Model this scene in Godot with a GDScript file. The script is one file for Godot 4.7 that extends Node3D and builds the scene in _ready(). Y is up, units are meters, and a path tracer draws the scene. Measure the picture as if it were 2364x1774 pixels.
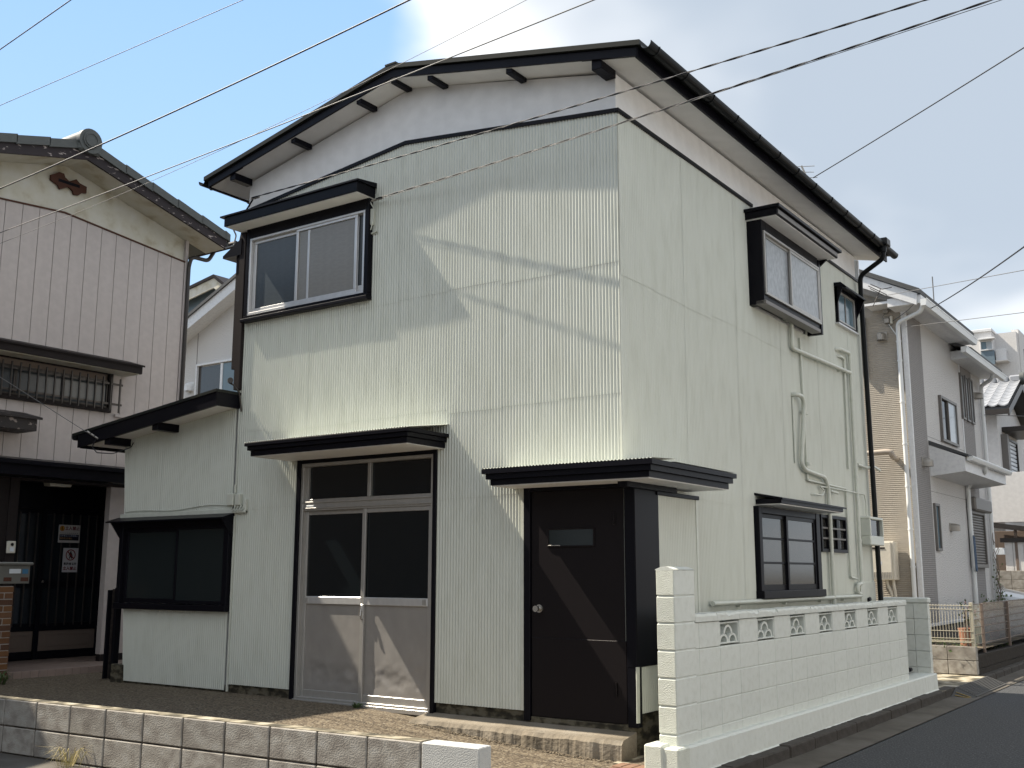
extends Node3D
# A corner house clad in pale green corrugated steel, its neighbours, walls, street and overhead cables.

var M := {}
var used := {}
var cache := {}
var rng := RandomNumberGenerator.new()
const SUN := Vector3(-4.5, 5.65, 1.08)

# ---------------------------------------------------------------- mesh builder
class MB:
	var v := PackedVector3Array()
	var n := PackedVector3Array()
	func tri(a: Vector3, b: Vector3, c: Vector3, na: Vector3, nb: Vector3, nc: Vector3) -> void:
		if (b - a).cross(c - a).dot(na + nb + nc) > 0.0:
			v.append(a); v.append(c); v.append(b); n.append(na); n.append(nc); n.append(nb)
		else:
			v.append(a); v.append(b); v.append(c); n.append(na); n.append(nb); n.append(nc)
	func flat(a: Vector3, b: Vector3, c: Vector3, hint: Vector3) -> void:
		var k := (b - a).cross(c - a)
		if k.length_squared() < 1e-16:
			return
		k = k.normalized()
		if k.dot(hint) < 0.0:
			k = -k
		tri(a, b, c, k, k, k)
	func quad(a: Vector3, b: Vector3, c: Vector3, d: Vector3, hint: Vector3) -> void:
		flat(a, b, c, hint); flat(a, c, d, hint)
	# box with chamfered edges; q is the chamfer
	func box(p: Vector3, r: Vector3, q := 0.0, t := Transform3D.IDENTITY) -> void:
		var lo := Vector3(minf(p.x, r.x), minf(p.y, r.y), minf(p.z, r.z))
		var hi := Vector3(maxf(p.x, r.x), maxf(p.y, r.y), maxf(p.z, r.z))
		var m := (lo + hi) / 2.0
		var h := (hi - lo) / 2.0
		q = minf(q, minf(h.x, minf(h.y, h.z)) * 0.9)
		var pt := func(ax: int, s: Vector3) -> Vector3:
			var o := Vector3.ZERO
			for i in 3:
				o[i] = m[i] + s[i] * (h[i] if i == ax else h[i] - q)
			return t * o
		for ax in 3:
			var b1 := (ax + 1) % 3
			var b2 := (ax + 2) % 3
			for s in [-1.0, 1.0]:
				var c := []
				for e in [[-1.0, -1.0], [1.0, -1.0], [1.0, 1.0], [-1.0, 1.0]]:
					var sv := Vector3.ZERO
					sv[ax] = s; sv[b1] = e[0]; sv[b2] = e[1]
					c.append(pt.call(ax, sv))
				var hv := Vector3.ZERO
				hv[ax] = s
				quad(c[0], c[1], c[2], c[3], t.basis * hv)
				if q > 0.0:
					for s2 in [-1.0, 1.0]:
						var sa := Vector3.ZERO
						sa[ax] = s; sa[b1] = s2; sa[b2] = -1.0
						var sb := sa
						sb[b2] = 1.0
						var hh := Vector3.ZERO
						hh[ax] = s; hh[b1] = s2
						quad(pt.call(ax, sa), pt.call(ax, sb), pt.call(b1, sb), pt.call(b1, sa), t.basis * hh)
		if q > 0.0:
			for sx in [-1.0, 1.0]:
				for sy in [-1.0, 1.0]:
					for sz in [-1.0, 1.0]:
						var sv := Vector3(sx, sy, sz)
						flat(pt.call(0, sv), pt.call(1, sv), pt.call(2, sv), t.basis * sv)
	# oriented bar from a to b, w across (horizontal), h high
	func bar(a: Vector3, b: Vector3, w: float, h: float, up := Vector3.UP, q := 0.0) -> void:
		var d := (b - a)
		var l := d.length()
		d = d / l
		var s := d.cross(up)
		if s.length() < 1e-4:
			s = d.cross(Vector3.RIGHT)
		s = s.normalized()
		var u := s.cross(d).normalized()
		box(Vector3(-w / 2, -h / 2, 0), Vector3(w / 2, h / 2, l), q, Transform3D(Basis(s, u, d), a))
	func tube(p: Array, r: float, seg := 8, caps := true, r2 := -1.0) -> void:
		if r2 < 0.0:
			r2 = r
		var nrm := Vector3.ZERO
		var rings := []
		for i in p.size():
			var d: Vector3
			if i == 0:
				d = p[1] - p[0]
			elif i == p.size() - 1:
				d = p[i] - p[i - 1]
			else:
				d = (p[i + 1] - p[i]).normalized() + (p[i] - p[i - 1]).normalized()
			d = d.normalized()
			if nrm == Vector3.ZERO:
				nrm = d.cross(Vector3.UP if absf(d.y) < 0.9 else Vector3.RIGHT).normalized()
			nrm = (nrm - d * nrm.dot(d)).normalized()
			var bi := d.cross(nrm)
			var rr := lerpf(r, r2, float(i) / maxf(1.0, p.size() - 1.0))
			var ring := []
			for k in seg:
				var a := TAU * k / seg
				var o := nrm * cos(a) + bi * sin(a)
				ring.append([p[i] + o * rr, o])
			rings.append(ring)
		for i in p.size() - 1:
			for k in seg:
				var k2 := (k + 1) % seg
				var a = rings[i][k]
				var b = rings[i][k2]
				var c = rings[i + 1][k2]
				var e = rings[i + 1][k]
				tri(a[0], b[0], c[0], a[1], b[1], c[1])
				tri(a[0], c[0], e[0], a[1], c[1], e[1])
		if caps:
			for i in [0, p.size() - 1]:
				var hint: Vector3 = (p[0] - p[1]) if i == 0 else (p[i] - p[i - 1])
				for k in range(1, seg - 1):
					flat(rings[i][0][0], rings[i][k][0], rings[i][k + 1][0], hint)
	# polygon (points in order) pushed along e
	func prism(pts: Array, e: Vector3) -> void:
		var nn := Vector3.ZERO
		for i in pts.size():
			var a: Vector3 = pts[i]
			var b: Vector3 = pts[(i + 1) % pts.size()]
			nn += a.cross(b)
		nn = nn.normalized()
		var ux: Vector3 = (pts[1] - pts[0]).normalized()
		var uy := nn.cross(ux)
		var flat2 := PackedVector2Array()
		var mid := Vector3.ZERO
		for p in pts:
			flat2.append(Vector2(p.dot(ux), p.dot(uy)))
			mid += p
		mid /= pts.size()
		var idx := Geometry2D.triangulate_polygon(flat2)
		for i in range(0, idx.size(), 3):
			flat(pts[idx[i]], pts[idx[i + 1]], pts[idx[i + 2]], -e)
			flat(pts[idx[i]] + e, pts[idx[i + 1]] + e, pts[idx[i + 2]] + e, e)
		var area := 0.0
		for i in flat2.size():
			area += flat2[i].cross(flat2[(i + 1) % flat2.size()])
		for i in pts.size():
			var a: Vector3 = pts[i]
			var b: Vector3 = pts[(i + 1) % pts.size()]
			var out := (b - a).cross(nn) * signf(area)
			quad(a, b, b + e, a + e, out)
	# corrugated sheet: u runs along ud from u0 to u1, waves stand on nd
	func corr(o: Vector3, ud: Vector3, nd: Vector3, u0: float, u1: float, lo0: float, lo1: float, hi0: float, hi1: float, lean := 0.0, pitch := 0.032, amp := 0.0045, wob := 0.0) -> void:
		var cnt := maxi(2, int(ceil((u1 - u0) / pitch * 8.0)))
		var prev := []
		for i in cnt + 1:
			var f := float(i) / cnt
			var u := lerpf(u0, u1, f)
			var ph := TAU * u / pitch
			var nn := (nd + ud * amp * TAU / pitch * sin(ph)).normalized()
			var yl := lerpf(lo0, lo1, f)
			var yh := lerpf(hi0, hi1, f)
			var col := []
			var rows := 3 if wob > 0.0 else 1
			for r in rows + 1:
				var y := lerpf(yl, yh, float(r) / rows)
				var ue := u + lean * (y - 1.7) * (1.0 - f)
				var dz := wob * sin(u * 3.1 + y * 2.3 + o.y * 7.0) * sin(y * 5.1 + u * 0.7)
				col.append(o + ud * ue + nd * (amp * cos(ph) + dz) + Vector3(0, y, 0))
			if i > 0:
				for r in rows:
					tri(prev[0][r], col[r], col[r + 1], prev[1], nn, nn)
					tri(prev[0][r], col[r + 1], prev[0][r + 1], prev[1], nn, prev[1])
			prev = [col, nn]
	func mesh(centre: Vector3) -> ArrayMesh:
		for i in v.size():
			v[i] -= centre
		var a := []
		a.resize(Mesh.ARRAY_MAX)
		a[Mesh.ARRAY_VERTEX] = v
		a[Mesh.ARRAY_NORMAL] = n
		var m := ArrayMesh.new()
		m.add_surface_from_arrays(Mesh.PRIMITIVE_TRIANGLES, a)
		return m
	func middle() -> Vector3:
		var b := AABB(v[0], Vector3.ZERO)
		for p in v:
			b = b.expand(p)
		return b.get_center()

# ---------------------------------------------------------------- scene tree helpers
func numbered(p: Node, called: String) -> String:
	var k := str(p.get_instance_id()) + called
	var c: int = used.get(k, 0)
	used[k] = c + 1
	return called if c == 0 else "%s_%03d" % [called, c]

func world_of(o: Node) -> Transform3D:
	var t := Transform3D.IDENTITY
	while o is Node3D and o != self:
		t = (o as Node3D).transform * t
		o = o.get_parent()
	return t

func tag(o: Node, label := "", category := "", group := "", kind := "") -> Node:
	if label: o.set_meta("label", label)
	if category: o.set_meta("category", category)
	if group: o.set_meta("group", group)
	if kind: o.set_meta("kind", kind)
	return o

func thing(called: String, label: String, category: String, at: Vector3, group := "") -> Node3D:
	var o := Node3D.new()
	o.name = numbered(self, called)
	add_child(o, true)
	o.position = at
	tag(o, label, category, group)
	return o

func place(p: Node, called: String, mesh: Mesh, mat: Material, t: Transform3D) -> MeshInstance3D:
	var o := MeshInstance3D.new()
	o.name = numbered(p, called)
	o.mesh = mesh
	o.material_override = mat
	p.add_child(o, true)
	o.transform = world_of(p).affine_inverse() * t
	return o

func put(p: Node, called: String, mb: MB, mat: Material) -> MeshInstance3D:
	var c := mb.middle()
	return place(p, called, mb.mesh(c), mat, Transform3D(Basis.IDENTITY, c))

func structure(called: String, mb: MB, mat: Material) -> MeshInstance3D:
	var o := put(self, called, mb, mat)
	o.set_meta("kind", "structure")
	return o

func bx(p: Node, called: String, a: Vector3, b: Vector3, mat: Material, q := 0.004) -> MeshInstance3D:
	var size := (b - a).abs()
	var key := "%.4f %.4f %.4f %.4f" % [size.x, size.y, size.z, q]
	if not cache.has(key):
		var mb := MB.new()
		mb.box(-size / 2, size / 2, q)
		cache[key] = mb.mesh(Vector3.ZERO)
	return place(p, called, cache[key], mat, Transform3D(Basis.IDENTITY, (a + b) / 2))

# a box on a wall plane: "z" -> u is x, d is z ; "x" -> u is z, d is x
func pv(plane: String, u: float, y: float, d: float) -> Vector3:
	return Vector3(u, y, d) if plane == "z" else Vector3(d, y, u)

func wb(p: Node, called: String, plane: String, u0: float, u1: float, y0: float, y1: float, d0: float, d1: float, mat: Material, q := 0.004) -> MeshInstance3D:
	return bx(p, called, pv(plane, u0, y0, d0), pv(plane, u1, y1, d1), mat, q)

# a rectangular frame of four bars as one part
func frame(p: Node, called: String, plane: String, u0: float, u1: float, y0: float, y1: float, d0: float, d1: float, w: float, mat: Material, q := 0.003) -> MeshInstance3D:
	var mb := MB.new()
	mb.box(pv(plane, u0, y0, d0), pv(plane, u1, y0 + w, d1), q)
	mb.box(pv(plane, u0, y1 - w, d0), pv(plane, u1, y1, d1), q)
	mb.box(pv(plane, minf(u0, u1), y0 + w, d0), pv(plane, minf(u0, u1) + w, y1 - w, d1), q)
	mb.box(pv(plane, maxf(u0, u1) - w, y0 + w, d0), pv(plane, maxf(u0, u1), y1 - w, d1), q)
	return put(p, called, mb, mat)

func pipe(p: Node, called: String, pts: Array, r: float, mat: Material, seg := 8) -> MeshInstance3D:
	# rounds the corners
	var o := []
	for i in pts.size():
		if i == 0 or i == pts.size() - 1:
			o.append(pts[i])
			continue
		var a: Vector3 = pts[i] + (pts[i - 1] - pts[i]).limit_length(minf(r * 2.2, (pts[i - 1] - pts[i]).length() * 0.45))
		var b: Vector3 = pts[i] + (pts[i + 1] - pts[i]).limit_length(minf(r * 2.2, (pts[i + 1] - pts[i]).length() * 0.45))
		for k in 5:
			var f := k / 4.0
			o.append(a.lerp(pts[i], f).lerp((pts[i] as Vector3).lerp(b, f), f))
	var mb := MB.new()
	mb.tube(o, r, seg)
	return put(p, called, mb, mat)

# rectangles (u0, u1, lo0, lo1, hi0, hi1) minus a hole
func cut(list: Array, h0: float, h1: float, y0: float, y1: float) -> Array:
	var out := []
	for r in list:
		if r[0] >= h1 or r[1] <= h0 or maxf(r[4], r[5]) <= y0 or minf(r[2], r[3]) >= y1:
			out.append(r)
			continue
		var at := func(u: float, i: int) -> float: return lerpf(r[i], r[i + 1], (u - r[0]) / (r[1] - r[0]))
		if r[0] < h0:
			out.append([r[0], h0, r[2], at.call(h0, 2), r[4], at.call(h0, 4), r[6]])
		if r[1] > h1:
			out.append([h1, r[1], at.call(h1, 2), r[3], at.call(h1, 4), r[5], r[6]])
		var a := maxf(r[0], h0)
		var b := minf(r[1], h1)
		if minf(at.call(a, 2), at.call(b, 2)) < y0 - 0.005:
			out.append([a, b, at.call(a, 2), at.call(b, 2), y0, y0, r[6]])
		if maxf(at.call(a, 4), at.call(b, 4)) > y1 + 0.005:
			out.append([a, b, y1, y1, at.call(a, 4), at.call(b, 4), r[6]])
	return out

# ---------------------------------------------------------------- materials
func noise(kind: int, freq: float, oct: int, sd: int) -> FastNoiseLite:
	var f := FastNoiseLite.new()
	f.noise_type = kind
	f.frequency = freq
	f.fractal_octaves = oct
	f.fractal_type = FastNoiseLite.FRACTAL_FBM if oct > 1 else FastNoiseLite.FRACTAL_NONE
	f.seed = sd
	return f

# a seamless colour texture: noise looked up in a ramp [[at, colour], ...]
func ramp_tex(f: FastNoiseLite, ramp: Array, size := 512, h := 0) -> ImageTexture:
	if h == 0: h = size
	var g := f.get_seamless_image(size, h, false, false, 0.15)
	g.convert(Image.FORMAT_L8)
	var d := g.get_data()
	var lut := PackedByteArray()
	for i in 256:
		var t := i / 255.0
		var c: Color = ramp[0][1]
		for k in range(1, ramp.size()):
			if t >= ramp[k - 1][0]:
				c = (ramp[k - 1][1] as Color).lerp(ramp[k][1], clampf((t - ramp[k - 1][0]) / maxf(ramp[k][0] - ramp[k - 1][0], 1e-4), 0, 1))
		lut.append(int(c.r * 255)); lut.append(int(c.g * 255)); lut.append(int(c.b * 255))
	var o := PackedByteArray()
	o.resize(d.size() * 3)
	for i in d.size():
		var k := d[i] * 3
		o[i * 3] = lut[k]; o[i * 3 + 1] = lut[k + 1]; o[i * 3 + 2] = lut[k + 2]
	return ImageTexture.create_from_image(Image.create_from_data(size, h, false, Image.FORMAT_RGB8, o))

func grey_tex(f: FastNoiseLite, lo: float, hi: float, size := 512) -> ImageTexture:
	return ramp_tex(f, [[0.0, Color(lo, lo, lo)], [0.2, Color(lo, lo, lo)], [0.8, Color(hi, hi, hi)], [1.0, Color(hi, hi, hi)]], size)

func mat(called: String, lin: Color, rough: float, metal := 0.0) -> StandardMaterial3D:
	var m := StandardMaterial3D.new()
	m.albedo_color = lin.linear_to_srgb()
	m.roughness = rough
	m.metallic = metal
	m.resource_name = called
	M[called] = m
	return m

func wear(m: StandardMaterial3D, tex: Texture2D, bump: Texture2D, metres: Vector3, cm: float) -> StandardMaterial3D:
	m.uv1_triplanar = true
	m.uv1_world_triplanar = true
	m.uv1_triplanar_sharpness = 8.0
	m.uv1_scale = Vector3(1.0 / metres.x, 1.0 / metres.y, 1.0 / metres.z)
	if tex: m.albedo_texture = tex
	if bump:
		m.heightmap_enabled = true
		m.heightmap_texture = bump
		m.heightmap_scale = cm
	return m

func rust0() -> ImageTexture:
	return ramp_tex(noise(FastNoiseLite.TYPE_SIMPLEX_SMOOTH, 0.01, 4, 109), [[0.0, Color(0.5, 0.45, 0.4)], [0.55, Color(0.7, 0.66, 0.62)], [0.7, Color(1, 0.95, 0.9)], [1.0, Color(1, 1, 1)]])

func pane(called: String, lin: Color, rough: float) -> StandardMaterial3D:
	var m := mat(called, lin, rough)
	m.metallic_specular = 0.5
	return m

func materials() -> void:
	var S := FastNoiseLite.TYPE_SIMPLEX_SMOOTH
	var V := FastNoiseLite.TYPE_CELLULAR
	var soft := grey_tex(noise(S, 0.006, 4, 3), 0.965, 1.0)
	var fine := grey_tex(noise(S, 0.05, 4, 5), 0.0, 1.0)
	var coarse := grey_tex(noise(S, 0.02, 5, 7), 0.0, 1.0)
	var grit_n := noise(V, 0.09, 1, 9)
	grit_n.cellular_return_type = FastNoiseLite.RETURN_DISTANCE
	var grit := grey_tex(grit_n, 0.0, 1.0)
	var drops := ramp_tex(noise(S, 0.012, 4, 31), [[0.0, Color(0.945, 0.945, 0.935)], [0.4, Color(0.98, 0.98, 0.975)], [1.0, Color(1, 1, 1)]])
	wear(mat("sage", Color(0.60, 0.625, 0.570), 0.30), drops, null, Vector3(0.9, 4.0, 0.9), 0.0)
	wear(mat("sage_pipe", Color(0.60, 0.62, 0.55), 0.32), soft, null, Vector3(0.5, 0.5, 0.5), 0)
	wear(mat("plaster", Color(0.80, 0.805, 0.81), 0.75), soft, coarse, Vector3(0.8, 0.8, 0.8), 0.02)
	wear(mat("soffit", Color(0.80, 0.80, 0.79), 0.7), soft, null, Vector3(1.2, 1.2, 1.2), 0)
	wear(mat("black", Color(0.0065, 0.0065, 0.0095), 0.34), null, fine, Vector3(0.4, 0.4, 0.4), 0.004)
	var grain_n := noise(S, 0.02, 4, 15)
	var grain := grey_tex(grain_n, 0.0, 1.0)
	wear(mat("blackwood", Color(0.0075, 0.0075, 0.0115), 0.36), null, grain, Vector3(0.35, 0.06, 0.35), 0.06)
	mat("black_pvc", Color(0.012, 0.013, 0.014), 0.3)
	wear(mat("roof_metal", Color(0.022, 0.024, 0.022), 0.4), soft, null, Vector3(0.5, 0.5, 0.5), 0)
	wear(mat("door_black", Color(0.0125, 0.0105, 0.0115), 0.42), null, fine, Vector3(0.6, 0.6, 0.6), 0.004)
	wear(mat("alu", Color(0.43, 0.42, 0.40), 0.42, 0.55), soft, null, Vector3(0.3, 0.9, 0.3), 0)
	wear(mat("alu_bright", Color(0.62, 0.62, 0.62), 0.35, 0.5), soft, null, Vector3(0.3, 0.9, 0.3), 0)
	var dust := ramp_tex(noise(S, 0.008, 5, 41), [[0.0, Color(0.74, 0.70, 0.66)], [0.4, Color(0.9, 0.88, 0.86)], [1.0, Color(1, 1, 1)]])
	wear(mat("alu_panel", Color(0.36, 0.345, 0.33), 0.40, 0.4), soft, grey_tex(noise(S, 0.006, 2, 44), 0.0, 1.0), Vector3(0.7, 1.0, 0.7), 0.15)
	mat("steel", Color(0.55, 0.53, 0.5), 0.25, 0.9)
	pane("glass_dark", Color(0.006, 0.009, 0.011), 0.06)
	pane("glass_dim", Color(0.018, 0.023, 0.024), 0.12)
	var ripple := grey_tex(noise(S, 0.03, 2, 51), 0.0, 1.0)
	wear(pane("glass_frost", Color(0.060, 0.070, 0.078), 0.2), soft, ripple, Vector3(0.35, 0.12, 0.35), 0.02)
	wear(pane("glass_curtain", Color(0.24, 0.235, 0.222), 0.22), soft, ripple, Vector3(0.35, 0.12, 0.35), 0.02)
	wear(pane("glass_milk", Color(0.36, 0.39, 0.42), 0.3), ramp_tex(noise(S, 0.012, 4, 53), [[0.0, Color(0.78, 0.79, 0.80)], [1.0, Color(1, 1, 1)]]), ripple, Vector3(0.4, 0.6, 0.4), 0.015)
	wear(pane("glass_grey", Color(0.050, 0.050, 0.047), 0.12), soft, null, Vector3(0.3, 0.3, 0.3), 0)
	pane("glass_door", Color(0.012, 0.016, 0.020), 0.2)
	pane("glass_pale", Color(0.36, 0.40, 0.43), 0.15)
	pane("glass_blue", Color(0.10, 0.16, 0.20), 0.12)
	pane("glass_sky", Color(0.03, 0.04, 0.05), 0.04)
	var pits := grey_tex(noise(S, 0.09, 3, 79), 0.0, 1.0)
	var stain := ramp_tex(noise(S, 0.01, 5, 61), [[0.0, Color(0.25, 0.24, 0.20)], [0.4, Color(0.55, 0.52, 0.45)], [0.6, Color(0.9, 0.86, 0.78)], [1.0, Color(1, 1, 1)]])
	var stain2 := ramp_tex(noise(S, 0.008, 5, 67), [[0.0, Color(0.72, 0.70, 0.66)], [0.5, Color(0.9, 0.88, 0.85)], [1.0, Color(1, 1, 1)]])
	wear(mat("base_concrete", Color(0.13, 0.125, 0.105), 0.92), stain, coarse, Vector3(0.9, 0.5, 0.9), 0.15)
	wear(mat("step_concrete", Color(0.25, 0.222, 0.18), 0.92), stain2, pits, Vector3(2.1, 1.7, 2.1), 0.25)
	wear(mat("pale_concrete", Color(0.42, 0.41, 0.37), 0.9), stain, coarse, Vector3(1.5, 1.5, 1.5), 0.06)
	wear(mat("kerb_stone", Color(0.058, 0.052, 0.047), 0.95), stain2, grit, Vector3(0.6, 0.4, 0.6), 0.15)
	wear(mat("apron_concrete", Color(0.11, 0.102, 0.09), 0.93), stain2, grit, Vector3(2.3, 2.3, 2.3), 0.08)
	# exposed aggregate: pebbles of several browns in dark mortar
	var peb := noise(V, 0.075, 1, 71)
	peb.cellular_return_type = FastNoiseLite.RETURN_CELL_VALUE
	peb.cellular_jitter = 0.9
	var pebble := ramp_tex(peb, [[0.0, Color(0.50, 0.46, 0.42)], [0.3, Color(0.64, 0.59, 0.53)], [0.55, Color(0.78, 0.73, 0.66)], [0.8, Color(0.92, 0.88, 0.81)], [1.0, Color(1.0, 0.99, 0.96)]], 1024)
	wear(mat("aggregate", Color(0.205, 0.182, 0.145), 0.9), pebble, grit, Vector3(1.1, 1.1, 1.1), 0.18)
	var tar := ramp_tex(noise(V, 0.11, 1, 75), [[0.0, Color(0.30, 0.31, 0.32)], [0.5, Color(0.66, 0.67, 0.68)], [0.8, Color(0.9, 0.9, 0.9)], [1.0, Color(1, 1, 1)]], 1024)
	wear(mat("asphalt", Color(0.120, 0.123, 0.130), 0.9), tar, grit, Vector3(1.6, 1.6, 1.6), 0.2)
	wear(mat("earth", Color(0.16, 0.14, 0.11), 0.95), stain, coarse, Vector3(2, 2, 2), 1.0)
	# grey concrete blocks with damp stains
	for i in 4:
		var bl := ramp_tex(noise(S, 0.007 + 0.001 * i, 5, 81 + i), [[0.0, Color(0.74, 0.72, 0.70)], [0.3, Color(0.84, 0.82, 0.80)], [0.65, Color(0.95, 0.94, 0.92)], [1.0, Color(1, 1, 1)]], 512)
		wear(mat("block%d" % i, Color(0.385, 0.370, 0.345) * (0.94 + 0.04 * i), 0.95), bl, pits, Vector3(0.8, 0.62, 0.8), 0.10)
	wear(mat("block_new", Color(0.52, 0.52, 0.50), 0.95), soft, pits, Vector3(0.5, 0.5, 0.5), 0.12)
	wear(mat("mortar", Color(0.10, 0.085, 0.078), 0.95), stain, grit, Vector3(0.5, 0.5, 0.5), 0.2)
	# painted blocks: the same green over rough concrete
	for i in 2:
		wear(mat("painted%d" % i, Color(0.66, 0.685, 0.645) * (1.0 - 0.025 * i), 0.55), drops, grey_tex(noise(S, 0.045, 4, 91 + i), 0.0, 1.0), Vector3(0.55, 0.55, 0.55), 0.05)
	wear(mat("painted_rough", Color(0.64, 0.665, 0.60), 0.6), drops, pits, Vector3(0.5, 0.5, 0.5), 0.25)
	# neighbours
	wear(mat("board_beige", Color(0.50, 0.452, 0.43), 0.7), soft, fine, Vector3(0.5, 0.5, 0.5), 0.01)
	var rust := ramp_tex(noise(S, 0.008, 5, 101), [[0.0, Color(0.82, 0.78, 0.7)], [0.4, Color(0.95, 0.94, 0.9)], [1.0, Color(1, 1, 1)]])
	wear(mat("plaster_old", Color(0.62, 0.61, 0.565), 0.85), rust, coarse, Vector3(1.6, 1.6, 1.6), 0.02)
	var peel_n := noise(S, 0.012, 5, 105)
	var peel := ramp_tex(peel_n, [[0.0, Color(0.16, 0.13, 0.14)], [0.76, Color(0.17, 0.14, 0.15)], [0.775, Color(0.62, 0.58, 0.56)], [1.0, Color(0.70, 0.66, 0.64)]], 1024)
	wear(mat("peeling", Color(1, 1, 1), 0.75), peel, grain, Vector3(2.6, 0.7, 2.2), 0.02)
	wear(mat("peel_dark", Color(1, 1, 1), 0.6), ramp_tex(noise(S, 0.012, 5, 107), [[0.0, Color(0.13, 0.11, 0.12)], [0.66, Color(0.14, 0.12, 0.12)], [0.69, Color(0.5, 0.46, 0.44)], [1.0, Color(0.6, 0.55, 0.53)]]), grain, Vector3(1.0, 0.5, 1.0), 0.05)
	wear(mat("rust_black", Color(0.035, 0.030, 0.028), 0.6), rust0(), coarse, Vector3(0.4, 0.4, 0.4), 0.05)
	wear(mat("brown_dark", Color(0.022, 0.018, 0.018), 0.5), soft, grain, Vector3(0.4, 0.1, 0.4), 0.06)
	mat("bronze", Color(0.05, 0.044, 0.040), 0.4, 0.4)
	mat("bronze_grey", Color(0.15, 0.14, 0.13), 0.45, 0.2)
	wear(mat("roof_tile", Color(0.085, 0.092, 0.088), 0.6), soft, fine, Vector3(0.6, 0.6, 0.6), 0.05)
	wear(mat("roof_tile_shiny", Color(0.30, 0.31, 0.33), 0.28), soft, null, Vector3(0.6, 0.6, 0.6), 0)
	wear(mat("rust_iron", Color(0.075, 0.026, 0.014), 0.8), soft, coarse, Vector3(0.3, 0.3, 0.3), 0.1)
	wear(mat("porch_tile", Color(0.27, 0.205, 0.175), 0.5), soft, fine, Vector3(0.4, 0.4, 0.4), 0.02)
	mat("porch_grout", Color(0.33, 0.30, 0.27), 0.9)
	for i in 4:
		wear(mat("brick%d" % i, [Color(0.125, 0.055, 0.022), Color(0.155, 0.070, 0.026), Color(0.085, 0.038, 0.02), Color(0.14, 0.065, 0.03)][i], 0.55), soft, coarse, Vector3(0.3, 0.3, 0.3), 0.08)
	mat("cream", Color(0.55, 0.53, 0.46), 0.5)
	mat("mail_steel", Color(0.20, 0.20, 0.185), 0.45, 0.5)
	mat("label_blue", Color(0.05, 0.16, 0.28), 0.4)
	mat("label_white", Color(0.62, 0.66, 0.70), 0.4)
	# embossed stone-look siding, and fine-ribbed siding
	var relief := grey_tex(noise(S, 0.02, 3, 111), 0.0, 1.0)
	wear(mat("stone_white", Color(0.56, 0.55, 0.54), 0.75), null, relief, Vector3(1.1, 0.26, 1.1), 0.6)
	var ribs := Image.create(256, 256, false, Image.FORMAT_L8)
	rng.seed = 17
	for y in 256:
		var hh := 0.5 + 0.5 * sin(TAU * y / 32.0)
		for x in 256:
			var w := 0.55 + 0.45 * clampf(hh * 1.6 - 0.2 + 0.12 * sin(TAU * (x / 64.0 + floor(y / 32.0) * 0.37)), 0, 1)
			ribs.set_pixel(x, y, Color(w, w, w))
	var rib_t := ImageTexture.create_from_image(ribs)
	wear(mat("rib_beige", Color(0.36, 0.325, 0.275), 0.8), soft, rib_t, Vector3(0.5, 0.26, 0.5), 0.9)
	wear(mat("rib_grey", Color(0.255, 0.245, 0.24), 0.8), soft, rib_t, Vector3(0.5, 0.26, 0.5), 0.7)
	wear(mat("trim_white", Color(0.70, 0.71, 0.72), 0.5), ramp_tex(noise(S, 0.012, 4, 121), [[0.0, Color(0.92, 0.92, 0.93)], [0.5, Color(0.98, 0.98, 0.98)], [1.0, Color(1, 1, 1)]]), null, Vector3(0.5, 0.5, 0.5), 0)
	mat("pvc_white", Color(0.70, 0.72, 0.72), 0.35)
	mat("pvc_beige", Color(0.36, 0.31, 0.26), 0.5)
	mat("vent_steel", Color(0.34, 0.32, 0.29), 0.4, 0.5)
	wear(mat("slate", Color(0.06, 0.063, 0.066), 0.7), soft, fine, Vector3(0.6, 0.6, 0.6), 0.1)
	wear(mat("stucco_white", Color(0.66, 0.65, 0.64), 0.85), soft, fine, Vector3(0.5, 0.5, 0.5), 0.05)
	wear(mat("blue_board", Color(0.13, 0.18, 0.22), 0.7), soft, null, Vector3(0.8, 0.8, 0.8), 0)
	wear(mat("heater_white", Color(0.64, 0.60, 0.51), 0.45), soft, null, Vector3(0.4, 0.4, 0.4), 0)
	mat("cable", Color(0.012, 0.013, 0.02), 0.5)
	mat("cable_grey", Color(0.13, 0.13, 0.13), 0.5)
	mat("rubber", Color(0.055, 0.054, 0.052), 0.85)
	mat("yellow_stripe", Color(0.30, 0.21, 0.055), 0.6)
	wear(mat("mesh_cream", Color(0.45, 0.42, 0.33), 0.5), soft, null, Vector3(0.2, 0.2, 0.2), 0)
	var smoke := mat("smoke_panel", Color(0.07, 0.062, 0.055), 0.15)
	smoke.transparency = BaseMaterial3D.TRANSPARENCY_ALPHA
	smoke.albedo_color.a = 0.42
	mat("car_silver", Color(0.46, 0.48, 0.50), 0.28, 0.6)
	mat("leaf", Color(0.055, 0.095, 0.03), 0.6)
	mat("dry_grass", Color(0.33, 0.27, 0.12), 0.8)
	mat("petal", Color(0.55, 0.36, 0.38), 0.7)
	mat("pot_clay", Color(0.26, 0.12, 0.07), 0.8)
	mat("pot_blue", Color(0.10, 0.19, 0.20), 0.5)
	mat("hose_blue", Color(0.03, 0.07, 0.14), 0.5)
	mat("drain_brick", Color(0.20, 0.115, 0.075), 0.9)
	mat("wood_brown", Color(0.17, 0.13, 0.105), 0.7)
	for k in ["leaf", "dry_grass", "petal"]:
		(M[k] as StandardMaterial3D).backlight_enabled = true
		(M[k] as StandardMaterial3D).backlight = Color(0.3, 0.3, 0.2)
		(M[k] as StandardMaterial3D).cull_mode = BaseMaterial3D.CULL_DISABLED
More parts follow.
